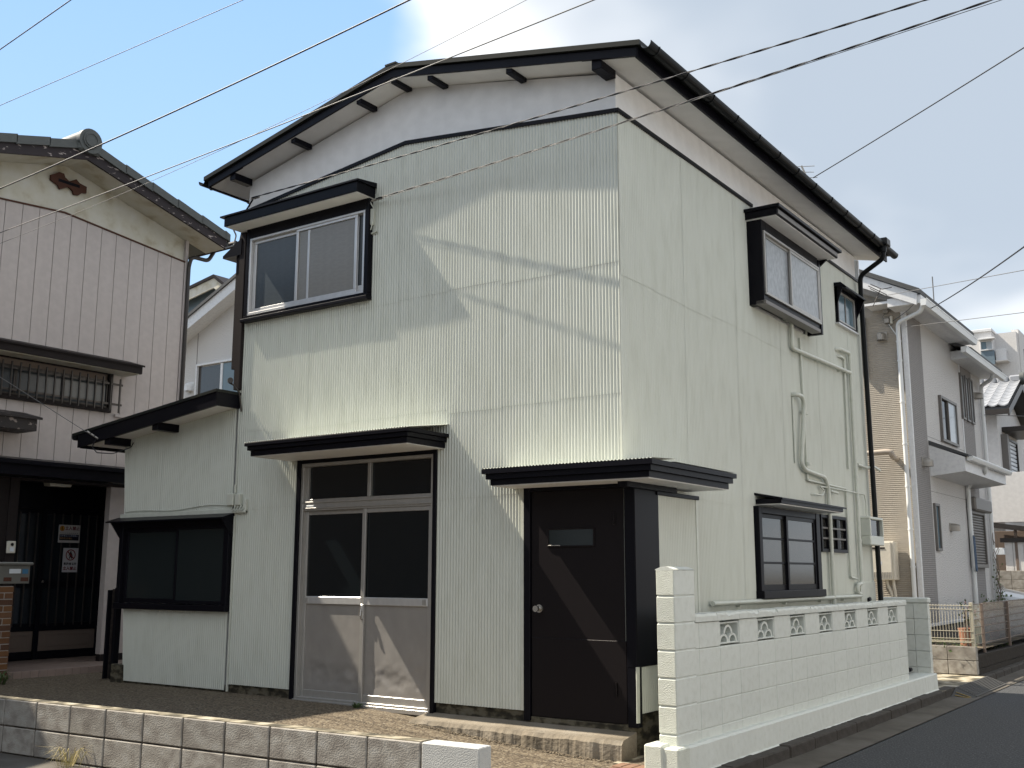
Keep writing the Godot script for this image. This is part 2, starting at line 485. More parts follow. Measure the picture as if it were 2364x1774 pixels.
	for k in ["black", "blackwood", "door_black", "black_pvc", "brown_dark", "roof_metal"]:
		(M[k] as StandardMaterial3D).metallic_specular = 0.22
	(M.glass_dim as StandardMaterial3D).metallic_specular = 0.3
	for k in ["sage", "rib_beige"]:
		(M[k] as StandardMaterial3D).cull_mode = BaseMaterial3D.CULL_DISABLED

# ---------------------------------------------------------------- sky
func sky_image() -> ImageTexture:
	var w := 1536
	var h := 768
	var n1 := noise(FastNoiseLite.TYPE_SIMPLEX_SMOOTH, 1.15, 5, 211)
	var n2 := noise(FastNoiseLite.TYPE_SIMPLEX_SMOOTH, 0.55, 3, 223)
	var n3 := noise(FastNoiseLite.TYPE_SIMPLEX_SMOOTH, 3.2, 4, 229)
	var img := Image.create(w, h, false, Image.FORMAT_RGBF)
	var haze := Color(0.60, 0.78, 0.93)
	img.fill(Color(0.42, 0.43, 0.43))
	for j in h / 2 + 1:
		var th := PI * (j + 0.5) / h
		var y := cos(th)
		var s := sin(th)
		var e := asin(clampf(y, 0, 1))
		var blue := Color(0.56, 0.78, 0.95).lerp(Color(0.29, 0.50, 0.87), clampf(pow(e / 0.62, 0.75), 0, 1))
		blue = blue.lerp(Color(0.20, 0.37, 0.75), clampf((e - 0.6) / 0.9, 0, 1))
		for i in w:
			var a := TAU * (i + 0.5) / w
			var x := sin(a) * s
			var z := -cos(a) * s
			# clouds lie on a flat layer: look the noise up where the ray meets it
			var q := 1.0 / (y + 0.22)
			var p := Vector3(x * q, 0.0, z * q)
			var f := n1.get_noise_3dv(p * 0.9) * 0.62 + n2.get_noise_3dv(p + Vector3(7, 3, 1)) * 0.55
			var da := wrapf(a + 1.42, -PI, PI) / 0.80
			f += 0.50 - 1.25 * exp(-da * da * da * da)
			var d := smoothstep(0.0, 0.42, f + 0.06 + 0.25 * n3.get_noise_3dv(p * 1.3))
			var c := blue
			if d > 0.0:
				var g := n3.get_noise_3dv(p * 0.6) * 0.5 + n2.get_noise_3dv(p * 1.7 + Vector3(1, 9, 4))
				var thick := smoothstep(0.05, 1.0, f + 0.95 * g)
				var cl := Color(0.96, 0.975, 0.99).lerp(Color(0.44, 0.51, 0.60), thick)
				cl = cl.lerp(Color(0.66, 0.74, 0.81), clampf(1.0 - e / 0.30, 0, 1) * 0.5)
				c = blue.lerp(cl, d)
			img.set_pixel(i, j, c)
	return ImageTexture.create_from_image(img)

# ---------------------------------------------------------------- the green house
func sheets(house: Node, plane: String, list: Array, d: float, lean := 0.0, lean_u := -99.0) -> void:
	for r in list:
		if r[1] - r[0] < 0.02 or maxf(r[4] - r[2], r[5] - r[3]) < 0.02:
			continue
		var mb := MB.new()
		var ud := Vector3.RIGHT if plane == "z" else Vector3(0, 0, 1)
		var nd := Vector3(0, 0, 1) if plane == "z" else Vector3.RIGHT
		mb.corr(nd * (d + r[6]), ud, nd, r[0], r[1], r[2], r[3], r[4], r[5], lean if absf(r[0] - lean_u) < 0.01 else 0.0, 0.032, 0.0045, 0.0016)
		put(house, "siding_sheet", mb, M.sage)

func grid(u0: float, u1: float, width: float, rows: Array, top: Callable) -> Array:
	# sheets laid from u1 down to u0; rows are seam heights, the last row ends at top(u)
	var out := []
	var u := u1
	var col := 0
	while u > u0 + 0.01:
		var a := maxf(u0, u - width)
		for k in rows.size():
			var lo: float = rows[k] - (0.02 if k > 0 else 0.0)
			var off := 0.0030 * k + (0.0014 if col % 2 == 0 else 0.0)
			var jog := 0.012 * ((col * 7 + k * 3) % 4 - 1.5) if k > 0 else 0.0
			if k == rows.size() - 1:
				out.append([a, u, lo + jog, lo + jog, top.call(a), top.call(u), off])
			else:
				out.append([a, u, lo + jog, lo + jog, rows[k + 1] + 0.0, rows[k + 1] + 0.0, off])
		u = a
		col += 1
	return out

func stepped_canopy(house: Node, called: String, plane: String, u0: float, u1: float, d0: float, d1: float, top: float, bands: Array, drop := 0.0, sheet := true) -> Node:
	# bands: [height, inset] from the top down; fascia on three sides, white soffit below
	var mb := MB.new()
	var y := top
	for b in bands:
		var i: float = b[1]
		mb.box(pv(plane, u0 + i, y - b[0] + 0.0015, d0), pv(plane, u1 - i, y, d1 - i), 0.003)
		y -= b[0]
	var c := put(house, called, mb, M.black)
	var l: float = bands[-1][1]
	wb(c, "soffit", plane, u0 + l + 0.012, u1 - l - 0.012, y - 0.004, y + 0.01, d0, d1 - l - 0.012, M.soffit, 0.0)
	if sheet:
		var s := MB.new()
		var n := int((u1 - u0) / 0.008)
		for k in n:
			var a := lerpf(u0, u1, float(k) / n)
			var b := lerpf(u0, u1, float(k + 1) / n)
			var ya := top + 0.006 + 0.0045 * cos(TAU * a / 0.032)
			var yb := top + 0.006 + 0.0045 * cos(TAU * b / 0.032)
			s.quad(pv(plane, a, ya + drop, d0), pv(plane, b, yb + drop, d0), pv(plane, b, yb, d1), pv(plane, a, ya, d1), Vector3.UP)
		put(c, "roof_sheet", s, M.sage)
	return c

func house() -> void:
	var o := thing("corner_house", "two-storey corner house clad in pale green corrugated steel with black trim and white gable", "house", Vector3(-2.33, 0.3, -3.3))
	# plastered core with the gable
	var mb := MB.new()
	mb.prism([Vector3(-4.70, 2.75, -0.025), Vector3(-0.025, 2.75, -0.025), Vector3(-0.025, 5.80, -0.025), Vector3(-2.345, 6.30, -0.025), Vector3(-4.70, 5.80, -0.025)], Vector3(0, 0, -6.68))
	mb.box(Vector3(-4.70, 0.25, -0.12), Vector3(-0.025, 2.75, -6.70), 0.0)
	put(o, "plaster_wall", mb, M.plaster)
	var base := MB.new()
	base.box(Vector3(-4.64, 0.05, -0.05), Vector3(-3.70, 0.42, -0.018), 0.006)
	base.box(Vector3(-1.96, 0.05, -0.05), Vector3(-0.01, 0.42, -0.018), 0.006)
	base.box(Vector3(-3.72, 0.05, -0.05), Vector3(-1.94, 0.262, 0.02), 0.006)
	base.box(Vector3(-0.05, 0.05, -6.68), Vector3(-0.012, 0.5, -0.02), 0.006)
	base.box(Vector3(-0.05, 0.05, -1.14), Vector3(0.075, 0.42, 0.0), 0.02)
	base.box(Vector3(-6.46, 0.05, -0.06), Vector3(-4.64, 0.36, -0.018), 0.006)
	base.box(Vector3(-0.93, 0.05, -0.03), Vector3(0.04, 0.335, 0.004), 0.006)
	put(o, "foundation", base, M.base_concrete)
	# siding: front
	var top_f := func(x: float) -> float: return (5.425 + (5.70 - 5.425) * x / -2.38) if x > -2.38 else 5.70 - (x + 2.38) / -2.32 * 0.26
	var f := grid(-4.69, 0.004, 0.608, [0.375, 2.192, 2.98, 4.116], top_f)
	f = cut(f, -4.60, -2.80, 4.19, 5.26)
	f = cut(f, -3.71, -1.945, 0.0, 2.70)
	f = cut(f, -0.965, 0.10, 0.0, 2.27)
	sheets(o, "z", f, 0.0)
	# siding: lean-to part of the front
	var top_l := func(x: float) -> float: return 3.06 + (x + 6.55) * 0.107
	var l := grid(-6.53, -4.70, 0.608, [0.312, 2.13], top_l)
	l = cut(l, -6.525, -4.69, 1.14, 2.07)
	sheets(o, "z", l, 0.002, -0.085, -6.53)
	# siding: street side
	var top_r := func(z: float) -> float: return 5.425 + 0.0 * z
	var r := grid(-6.68, 0.004, 0.608, [0.45, 2.20, 3.99], top_r)
	r = cut(r, -4.50, -2.80, 4.29, 5.27)
	r = cut(r, -6.44, -5.65, 4.66, 5.15)
	r = cut(r, -4.52, -2.71, 1.26, 2.18)
	r = cut(r, -5.56, -4.64, 1.75, 2.18)
	sheets(o, "x", r, 0.0)
	var pr := grid(-1.15, 0.03, 0.608, [0.42], func(_z: float) -> float: return 2.15)
	pr = cut(pr, -0.40, 0.10, 0.78, 2.2)
	sheets(o, "x", pr, 0.10)
	# corner flashings
	var fl: MB
	fl = MB.new()
	fl.box(Vector3(-0.02, 2.3, -0.02), Vector3(0.0075, 5.41, 0.0075), 0.002)
	put(o, "corner_flashing", fl, M.sage_pipe)
	fl = MB.new()
	fl.box(Vector3(-4.675, 0.30, -0.01), Vector3(-4.655, 2.95, 0.012), 0.002)
	put(o, "corner_flashing", fl, M.sage_pipe)
	fl = MB.new()
	fl.box(Vector3(-1.0, 0.375, -0.01), Vector3(-0.965, 2.25, 0.009), 0.002)
	put(o, "corner_flashing", fl, M.sage_pipe)
	fl = MB.new()
	fl.box(Vector3(-1.945, 0.375, -0.01), Vector3(-1.915, 2.62, 0.009), 0.002)
	put(o, "corner_flashing", fl, M.sage_pipe)
	fl = MB.new()
	fl.box(Vector3(0.07, 0.42, -1.17), Vector3(0.109, 2.15, -1.13), 0.002)
	put(o, "corner_flashing", fl, M.sage_pipe)
	fl = MB.new()
	fl.bar(Vector3(0.112, 0.78, 0.012), Vector3(0.120, 0.36, 0.035), 0.006, 0.05, Vector3(0, 0, 1))
	put(o, "corner_flashing", fl, M.sage_pipe)
	# trim between siding and plaster
	var tr: MB
	tr = MB.new()
	tr.bar(Vector3(0.018, 5.437, 0.012), Vector3(-2.38, 5.712, 0.012), 0.03, 0.035)
	put(o, "wall_trim", tr, M.black)
	tr = MB.new()
	tr.bar(Vector3(-2.38, 5.712, 0.012), Vector3(-4.70, 5.452, 0.012), 0.03, 0.035)
	put(o, "wall_trim", tr, M.black)
	tr = MB.new()
	tr.box(Vector3(-0.01, 5.42, -2.95), Vector3(0.03, 5.455, 0.03), 0.003)
	put(o, "wall_trim", tr, M.black)
	tr = MB.new()
	tr.box(Vector3(-0.01, 5.42, -6.70), Vector3(0.03, 5.455, -4.65), 0.003)
	put(o, "wall_trim", tr, M.black)
	# porch skin on the street side
	wb(o, "porch_panel", "x", -0.40, 0.02, 0.775, 2.2, 0.02, 0.112, M.black, 0.004)
	wb(o, "porch_trim", "x", -1.17, -0.36, 2.145, 2.18, 0.0, 0.125, M.black, 0.003)
	bx(o, "canopy_beam", Vector3(0.06, 2.175, -0.68), Vector3(0.15, 2.23, 0.20), M.black)
	roof(o)
	front_window(o)
	sliding_door(o)
	entrance(o)
	lean_to(o)
	street_windows(o)
	pipes(o)

func roof(o: Node) -> void:
	const S := 0.208
	var y := func(x: float, dy := 0.0) -> float: return 6.44 - S * absf(x + 2.37) + dy
	# deck with sheet metal on both slopes
	for sd in [-1.0, 1.0]:
		var xe: float = -2.37 + sd * 2.75
		var mb := MB.new()
		mb.prism([Vector3(-2.37, 6.44, 0.285), Vector3(xe, y.call(xe), 0.285), Vector3(xe, y.call(xe, -0.045), 0.285), Vector3(-2.37, 6.395, 0.285)], Vector3(0, 0, -7.32))
		var deck := put(o, "roof_slope", mb, M.roof_metal)
		var so := MB.new()
		var xi: float = -2.37 + sd * 2.70
		so.prism([Vector3(-2.37, 6.312, 0.235), Vector3(xi, y.call(xi, -0.118), 0.235), Vector3(xi, y.call(xi, -0.128), 0.235), Vector3(-2.37, 6.302, 0.235)], Vector3(0, 0, -7.2))
		put(deck, "soffit", so, M.soffit)
		# standing seams end as knobs along the eave
		for k in 15:
			var z := -0.35 - 0.46 * k
			var sb := MB.new()
			sb.bar(Vector3(-2.37 + sd * 0.05, 6.45, z), Vector3(xe - sd * 0.03, y.call(xe - sd * 0.03) + 0.012, z), 0.035, 0.04)
			var kx: float = xe - sd * 0.05
			sb.box(Vector3(kx - 0.03, y.call(kx), z - 0.035), Vector3(kx + 0.03, y.call(kx) + 0.075, z + 0.035), 0.008)
			put(deck, "roof_batten", sb, M.roof_metal)
		var bb := MB.new()
		bb.prism([Vector3(-2.37, 6.385, 0.225), Vector3(xi, y.call(xi, -0.055), 0.225), Vector3(xi, y.call(xi, -0.13), 0.225), Vector3(-2.37, 6.31, 0.225)], Vector3(0, 0, 0.03))
		put(o, "barge_board", bb, M.blackwood)
		var fb := MB.new()
		fb.box(Vector3(xi - 0.012, y.call(xi) - 0.145, -6.97), Vector3(xi + 0.012, y.call(xi) - 0.05, 0.25), 0.003)
		put(o, "eave_board", fb, M.blackwood)
		# half-round gutter under the eave
		var g := MB.new()
		var gx: float = -2.37 + sd * 2.80
		var gy: float = y.call(xe) - 0.03
		var seg := 10
		for k in seg:
			var a0 := PI + PI * k / seg
			var a1 := PI + PI * (k + 1) / seg
			var p0 := Vector3(gx + cos(a0) * 0.052, gy + sin(a0) * 0.06, 0.27)
			var p1 := Vector3(gx + cos(a1) * 0.052, gy + sin(a1) * 0.06, 0.27)
			var e := Vector3(0, 0, -7.3)
			var hint := Vector3(cos((a0 + a1) / 2), sin((a0 + a1) / 2), 0)
			g.quad(p0, p1, p1 + e, p0 + e, hint)
			var q0 := Vector3(gx + cos(a0) * 0.048, gy + sin(a0) * 0.056, 0.27)
			var q1 := Vector3(gx + cos(a1) * 0.048, gy + sin(a1) * 0.056, 0.27)
			g.quad(q0, q1, q1 + e, q0 + e, -hint)
			g.quad(p0, p1, q1, q0, Vector3(0, 0, 1))
		var gut := put(o, "gutter", g, M.black_pvc)
		for k in 13:
			var z := 0.12 - 0.55 * k
			var pts := []
			for q in 9:
				var a := PI + PI * q / 8.0
				pts.append(Vector3(gx + cos(a) * 0.056, gy + sin(a) * 0.064, z))
			var b2 := MB.new()
			b2.tube(pts, 0.006, 5)
			put(gut, "gutter_bracket", b2, M.black_pvc)
	# ridge cap
	var rc := MB.new()
	rc.bar(Vector3(-2.37, 6.438, 0.288), Vector3(-2.37, 6.438, -7.03), 0.14, 0.016)
	put(o, "ridge_cap", rc, M.roof_metal)
	# purlin ends under the gable overhang
	for x in [-4.70, -3.765, -2.835, -2.375, -1.91, -0.985, -0.065]:
		var big: float = 0.10 if x > -0.5 else (0.085 if x < -4.5 else 0.066)
		var yt: float = y.call(x) - 0.115
		bx(o, "purlin_end", Vector3(x - big / 2, yt - big * 0.95, -0.02), Vector3(x + big / 2, yt, 0.228), M.blackwood, 0.004)

func front_window(o: Node) -> void:
	# upstairs bay window with its canopy
	var b := frame(o, "bay_window", "z", -4.60, -2.80, 4.185, 5.25, -0.02, 0.075, 0.05, M.black)
	wb(b, "lintel", "z", -4.55, -2.85, 5.09, 5.205, 0.0, 0.07, M.black)
	wb(b, "sill_board", "z", -4.63, -2.79, 4.165, 4.20, 0.0, 0.095, M.black)
	frame(b, "window_frame", "z", -4.55, -2.85, 4.235, 5.10, 0.005, 0.07, 0.028, M.alu_bright)
	# left pane, wide middle sash in front, narrow pane on the right
	wb(b, "pane", "z", -4.48, -3.86, 4.31, 5.06, 0.018, 0.024, M.glass_frost, 0.0)
	wb(b, "pane", "z", -3.80, -3.00, 4.29, 5.04, 0.040, 0.046, M.glass_curtain, 0.0)
	wb(b, "pane", "z", -2.97, -2.86, 4.32, 5.06, 0.018, 0.024, M.glass_frost, 0.0)
	wb(b, "window_back", "z", -4.55, -2.85, 4.24, 5.09, -0.02, 0.004, M.wood_brown, 0.0)  # plain brown sheet standing in for the dark room behind the panes
	frame(b, "sash", "z", -4.52, -3.82, 4.265, 5.08, 0.012, 0.035, 0.045, M.alu_bright)
	frame(b, "sash", "z", -3.84, -2.965, 4.262, 5.08, 0.038, 0.06, 0.036, M.alu_bright)
	frame(b, "sash", "z", -2.985, -2.852, 4.265, 5.08, 0.012, 0.032, 0.014, M.alu_bright)
	wb(b, "sash_stile", "z", -3.675, -3.645, 4.30, 5.04, 0.044, 0.050, M.alu_bright, 0.001)
	wb(b, "sash_rail", "z", -2.975, -2.86, 4.275, 4.33, 0.02, 0.036, M.alu_bright, 0.002)
	# canopy
	var c := MB.new()
	c.prism([Vector3(-4.79, 5.372, 0.0), Vector3(-4.79, 5.335, 0.30), Vector3(-4.79, 5.318, 0.30), Vector3(-4.79, 5.318, 0.0)], Vector3(2.035, 0, 0))
	c.box(Vector3(-4.74, 5.215, 0.0), Vector3(-2.775, 5.317, 0.28), 0.003)
	var cn := put(o, "window_canopy", c, M.black)
	bx(cn, "soffit", Vector3(-4.725, 5.208, 0.0), Vector3(-2.79, 5.222, 0.265), M.soffit, 0.0)
	# dark boards of the shutter box on the left corner
	bx(o, "corner_board", Vector3(-4.735, 3.44, -0.10), Vector3(-4.645, 5.20, 0.05), M.brown_dark)
	var sb := bx(o, "shutter_box", Vector3(-4.82, 3.68, -1.7), Vector3(-4.73, 4.95, 0.02), M.brown_dark)
	var rb := MB.new()
	rb.prism([Vector3(-4.70, 5.14, 0.06), Vector3(-5.0, 4.98, 0.06), Vector3(-5.0, 4.95, 0.06), Vector3(-4.70, 4.95, 0.06)], Vector3(0, 0, -1.9))
	put(sb, "box_roof", rb, M.black)

func sliding_door(o: Node) -> void:
	var d := MB.new()
	d.box(Vector3(-3.735, 0.28, -0.05), Vector3(-3.685, 2.70, 0.03), 0.003)
	d.box(Vector3(-1.965, 0.28, -0.05), Vector3(-1.925, 2.70, 0.03), 0.003)
	d.box(Vector3(-3.685, 2.585, -0.05), Vector3(-1.965, 2.70, 0.02), 0.003)
	var s := put(o, "sliding_door", d, M.black)
	frame(s, "door_frame", "z", -3.685, -1.965, 0.285, 2.585, -0.07, 0.012, 0.035, M.alu)
	var tr := MB.new()
	tr.box(Vector3(-3.66, 2.11, -0.06), Vector3(-1.985, 2.225, 0.0), 0.004)
	tr.box(Vector3(-3.66, 2.185, -0.05), Vector3(-1.985, 2.20, 0.012), 0.002)
	tr.box(Vector3(-3.66, 2.13, -0.05), Vector3(-1.985, 2.14, 0.012), 0.002)
	tr.box(Vector3(-2.81, 2.225, -0.055), Vector3(-2.77, 2.56, -0.015), 0.003)
	tr.box(Vector3(-3.66, 2.225, -0.05), Vector3(-3.61, 2.56, -0.02), 0.002)
	put(s, "transom", tr, M.alu)
	wb(s, "pane", "z", -3.61, -2.81, 2.225, 2.555, -0.052, -0.046, M.glass_dark, 0.0)
	wb(s, "pane", "z", -2.77, -1.995, 2.225, 2.555, -0.052, -0.046, M.glass_dark, 0.0)
	wb(s, "lock_plate", "z", -3.60, -3.50, 2.145, 2.165, 0.0, 0.012, M.label_white, 0.002)
	# two door leaves: left behind, right in front
	for k in 2:
		var x0: float = [-3.655, -2.85][k]
		var x1: float = [-2.815, -1.995][k]
		var z: float = [-0.062, -0.038][k]
		var leaf := MB.new()
		leaf.box(Vector3(x0, 0.30, z), Vector3(x0 + 0.042, 2.11, z + 0.028), 0.003)
		leaf.box(Vector3(x1 - 0.042, 0.30, z), Vector3(x1, 2.11, z + 0.028), 0.003)
		leaf.box(Vector3(x0 + 0.042, 2.07, z), Vector3(x1 - 0.042, 2.11, z + 0.026), 0.003)
		leaf.box(Vector3(x0 + 0.042, 0.30, z), Vector3(x1 - 0.042, 0.385, z + 0.026), 0.003)
		var lf := put(s, "door_leaf", leaf, M.alu)
		wb(lf, "middle_rail", "z", x0 + 0.042, x1 - 0.042, 1.20, 1.275, z + 0.002, z + 0.032, M.alu_bright, 0.006)
		wb(lf, "pane", "z", x0 + 0.042, x1 - 0.042, 1.275, 2.07, z + 0.008, z + 0.014, M.glass_dark, 0.0)
		wb(lf, "catch", "z", x0 + 0.045 if k == 0 else x1 - 0.1, x0 + 0.085 if k == 0 else x1 - 0.05, 1.215, 1.262, z + 0.03, z + 0.036, M.alu, 0.002)
		# dented kick panel
		var kp := MB.new()
		var nx := 40
		var ny := 44
		var dn := noise(FastNoiseLite.TYPE_SIMPLEX_SMOOTH, 3.0, 3, 301 + k)
		var pt := func(i: int, j: int) -> Vector3:
			var x := lerpf(x0 + 0.042, x1 - 0.042, float(i) / nx)
			var yy := lerpf(0.385, 1.20, float(j) / ny)
			var edge := minf(minf(i, nx - i), minf(j, ny - j)) / 5.0
			var low := smoothstep(0.35, 0.0, (yy - 0.385) / 0.9 - 0.12)
			var dz := 0.010 * dn.get_noise_2d(x * 1.3, yy * 1.9) * low * clampf(edge, 0, 1)
			dz -= 0.009 * low * clampf(edge, 0, 1) * exp(-pow((x - lerpf(x0, x1, 0.3)) / 0.22, 2) - pow((yy - 0.56) / 0.10, 2))
			return Vector3(x, yy, z + 0.012 + dz)
		var nrm := func(i: int, j: int) -> Vector3:
			return (pt.call(mini(i + 1, nx), j) - pt.call(maxi(i - 1, 0), j)).cross(pt.call(i, mini(j + 1, ny)) - pt.call(i, maxi(j - 1, 0))).normalized()
		for i in nx:
			for j in ny:
				kp.tri(pt.call(i, j), pt.call(i + 1, j), pt.call(i + 1, j + 1), nrm.call(i, j), nrm.call(i + 1, j), nrm.call(i + 1, j + 1))
				kp.tri(pt.call(i, j), pt.call(i + 1, j + 1), pt.call(i, j + 1), nrm.call(i, j), nrm.call(i + 1, j + 1), nrm.call(i, j + 1))
		put(lf, "kick_panel", kp, M.alu_panel)
	var mb := MB.new()
	mb.box(Vector3(-2.845, 0.30, -0.012), Vector3(-2.80, 2.11, 0.004), 0.003)
	put(s, "meeting_stile", mb, M.alu)
	var hd := MB.new()
	hd.box(Vector3(-2.835, 1.07, 0.003), Vector3(-2.805, 1.21, 0.014), 0.004)
	hd.bar(Vector3(-2.82, 1.20, 0.015), Vector3(-2.82, 1.10, 0.034), 0.022, 0.012, Vector3(0, 0, 1), 0.003)
	put(s, "handle", hd, M.steel)
	wb(s, "sill", "z", -3.69, -1.96, 0.255, 0.297, -0.06, 0.03, M.alu, 0.003)
	# canopy with stepped fascia
	stepped_canopy(o, "door_canopy", "z", -3.90, -1.80, 0.0, 0.585, 2.755, [[0.035, 0.0], [0.04, 0.02], [0.055, 0.045]], 0.085)

func entrance(o: Node) -> void:
	var fr := MB.new()
	fr.box(Vector3(-0.965, 0.30, -0.04), Vector3(-0.90, 2.27, 0.02), 0.003)
	fr.box(Vector3(0.02, 0.32, -0.05), Vector3(0.113, 2.27, 0.018), 0.003)
	fr.box(Vector3(-0.90, 2.19, -0.04), Vector3(0.02, 2.27, 0.016), 0.003)
	var e := put(o, "entrance", fr, M.black)
	var leaf := wb(e, "door", "z", -0.895, 0.015, 0.335, 2.19, -0.04, 0.0, M.door_black, 0.003)
	wb(leaf, "lower_panel", "z", -0.89, 0.01, 0.34, 0.972, -0.01, 0.006, M.door_black, 0.003)
	var sl := frame(leaf, "letter_window", "z", -0.73, -0.27, 1.715, 1.875, -0.01, 0.012, 0.014, M.door_black)
	sl.set_meta("label", "narrow slot window in the black door")
	wb(leaf, "slot_pane", "z", -0.716, -0.284, 1.729, 1.861, -0.02, 0.0028, M.glass_dim, 0.0)
	wb(leaf, "slot_sill", "z", -0.716, -0.60, 1.727, 1.733, 0.0, 0.016, M.steel, 0.001)
	var kn := MB.new()
	kn.tube([Vector3(-0.815, 1.21, 0.0), Vector3(-0.815, 1.21, 0.010)], 0.034, 16)
	kn.tube([Vector3(-0.815, 1.21, 0.010), Vector3(-0.815, 1.21, 0.035)], 0.014, 12)
	kn.tube([Vector3(-0.815, 1.21, 0.033), Vector3(-0.815, 1.21, 0.045), Vector3(-0.815, 1.21, 0.066)], 0.021, 16, true, 0.026)
	put(leaf, "knob", kn, M.steel)
	for y in [0.545, 1.89]:
		var hg := MB.new()
		hg.tube([Vector3(-0.085, y, 0.01), Vector3(-0.085, y + 0.105, 0.01)], 0.009, 8)
		hg.box(Vector3(-0.10, y, 0.0), Vector3(-0.07, y + 0.105, 0.006), 0.001)
		put(leaf, "hinge", hg, M.door_black)
	# canopy wrapping round the corner
	var c := MB.new()
	var y := 2.362
	for b in [[0.04, 0.0], [0.045, 0.025], [0.05, 0.055]]:
		var i: float = b[1]
		c.prism([Vector3(-1.135 + i, y, -0.01), Vector3(-1.135 + i, y, 0.40 - i), Vector3(0.475 - i, y, 0.40 - i), Vector3(0.475 - i, y, -1.20 + i), Vector3(-0.01, y, -1.20 + i), Vector3(-0.01, y, -0.01)], Vector3(0, -b[0] + 0.0015, 0))
		y -= b[0]
	var cn := put(o, "entrance_canopy", c, M.black)
	var so := MB.new()
	so.prism([Vector3(-1.07, y + 0.006, -0.01), Vector3(-1.07, y + 0.006, 0.335), Vector3(0.41, y + 0.006, 0.335), Vector3(0.41, y + 0.006, -1.13), Vector3(-0.01, y + 0.006, -1.13), Vector3(-0.01, y + 0.006, -0.01)], Vector3(0, -0.012, 0))
	put(cn, "soffit", so, M.soffit)
	var rs := MB.new()
	var n := 200
	for k in n:
		var a := lerpf(-1.135, 0.475, float(k) / n)
		var b := lerpf(-1.135, 0.475, float(k + 1) / n)
		var wa := 0.004 * cos(TAU * a / 0.032)
		var wb2 := 0.004 * cos(TAU * b / 0.032)
		rs.quad(Vector3(a, 2.392 + wa, -0.005), Vector3(b, 2.392 + wb2, -0.005), Vector3(b, 2.368 + wb2, 0.40), Vector3(a, 2.368 + wa, 0.40), Vector3.UP)
	rs.quad(Vector3(0.0, 2.394, 0.0), Vector3(0.475, 2.370, 0.0), Vector3(0.475, 2.370, -1.2), Vector3(0.0, 2.394, -1.2), Vector3.UP)
	put(cn, "roof_sheet", rs, M.sage)

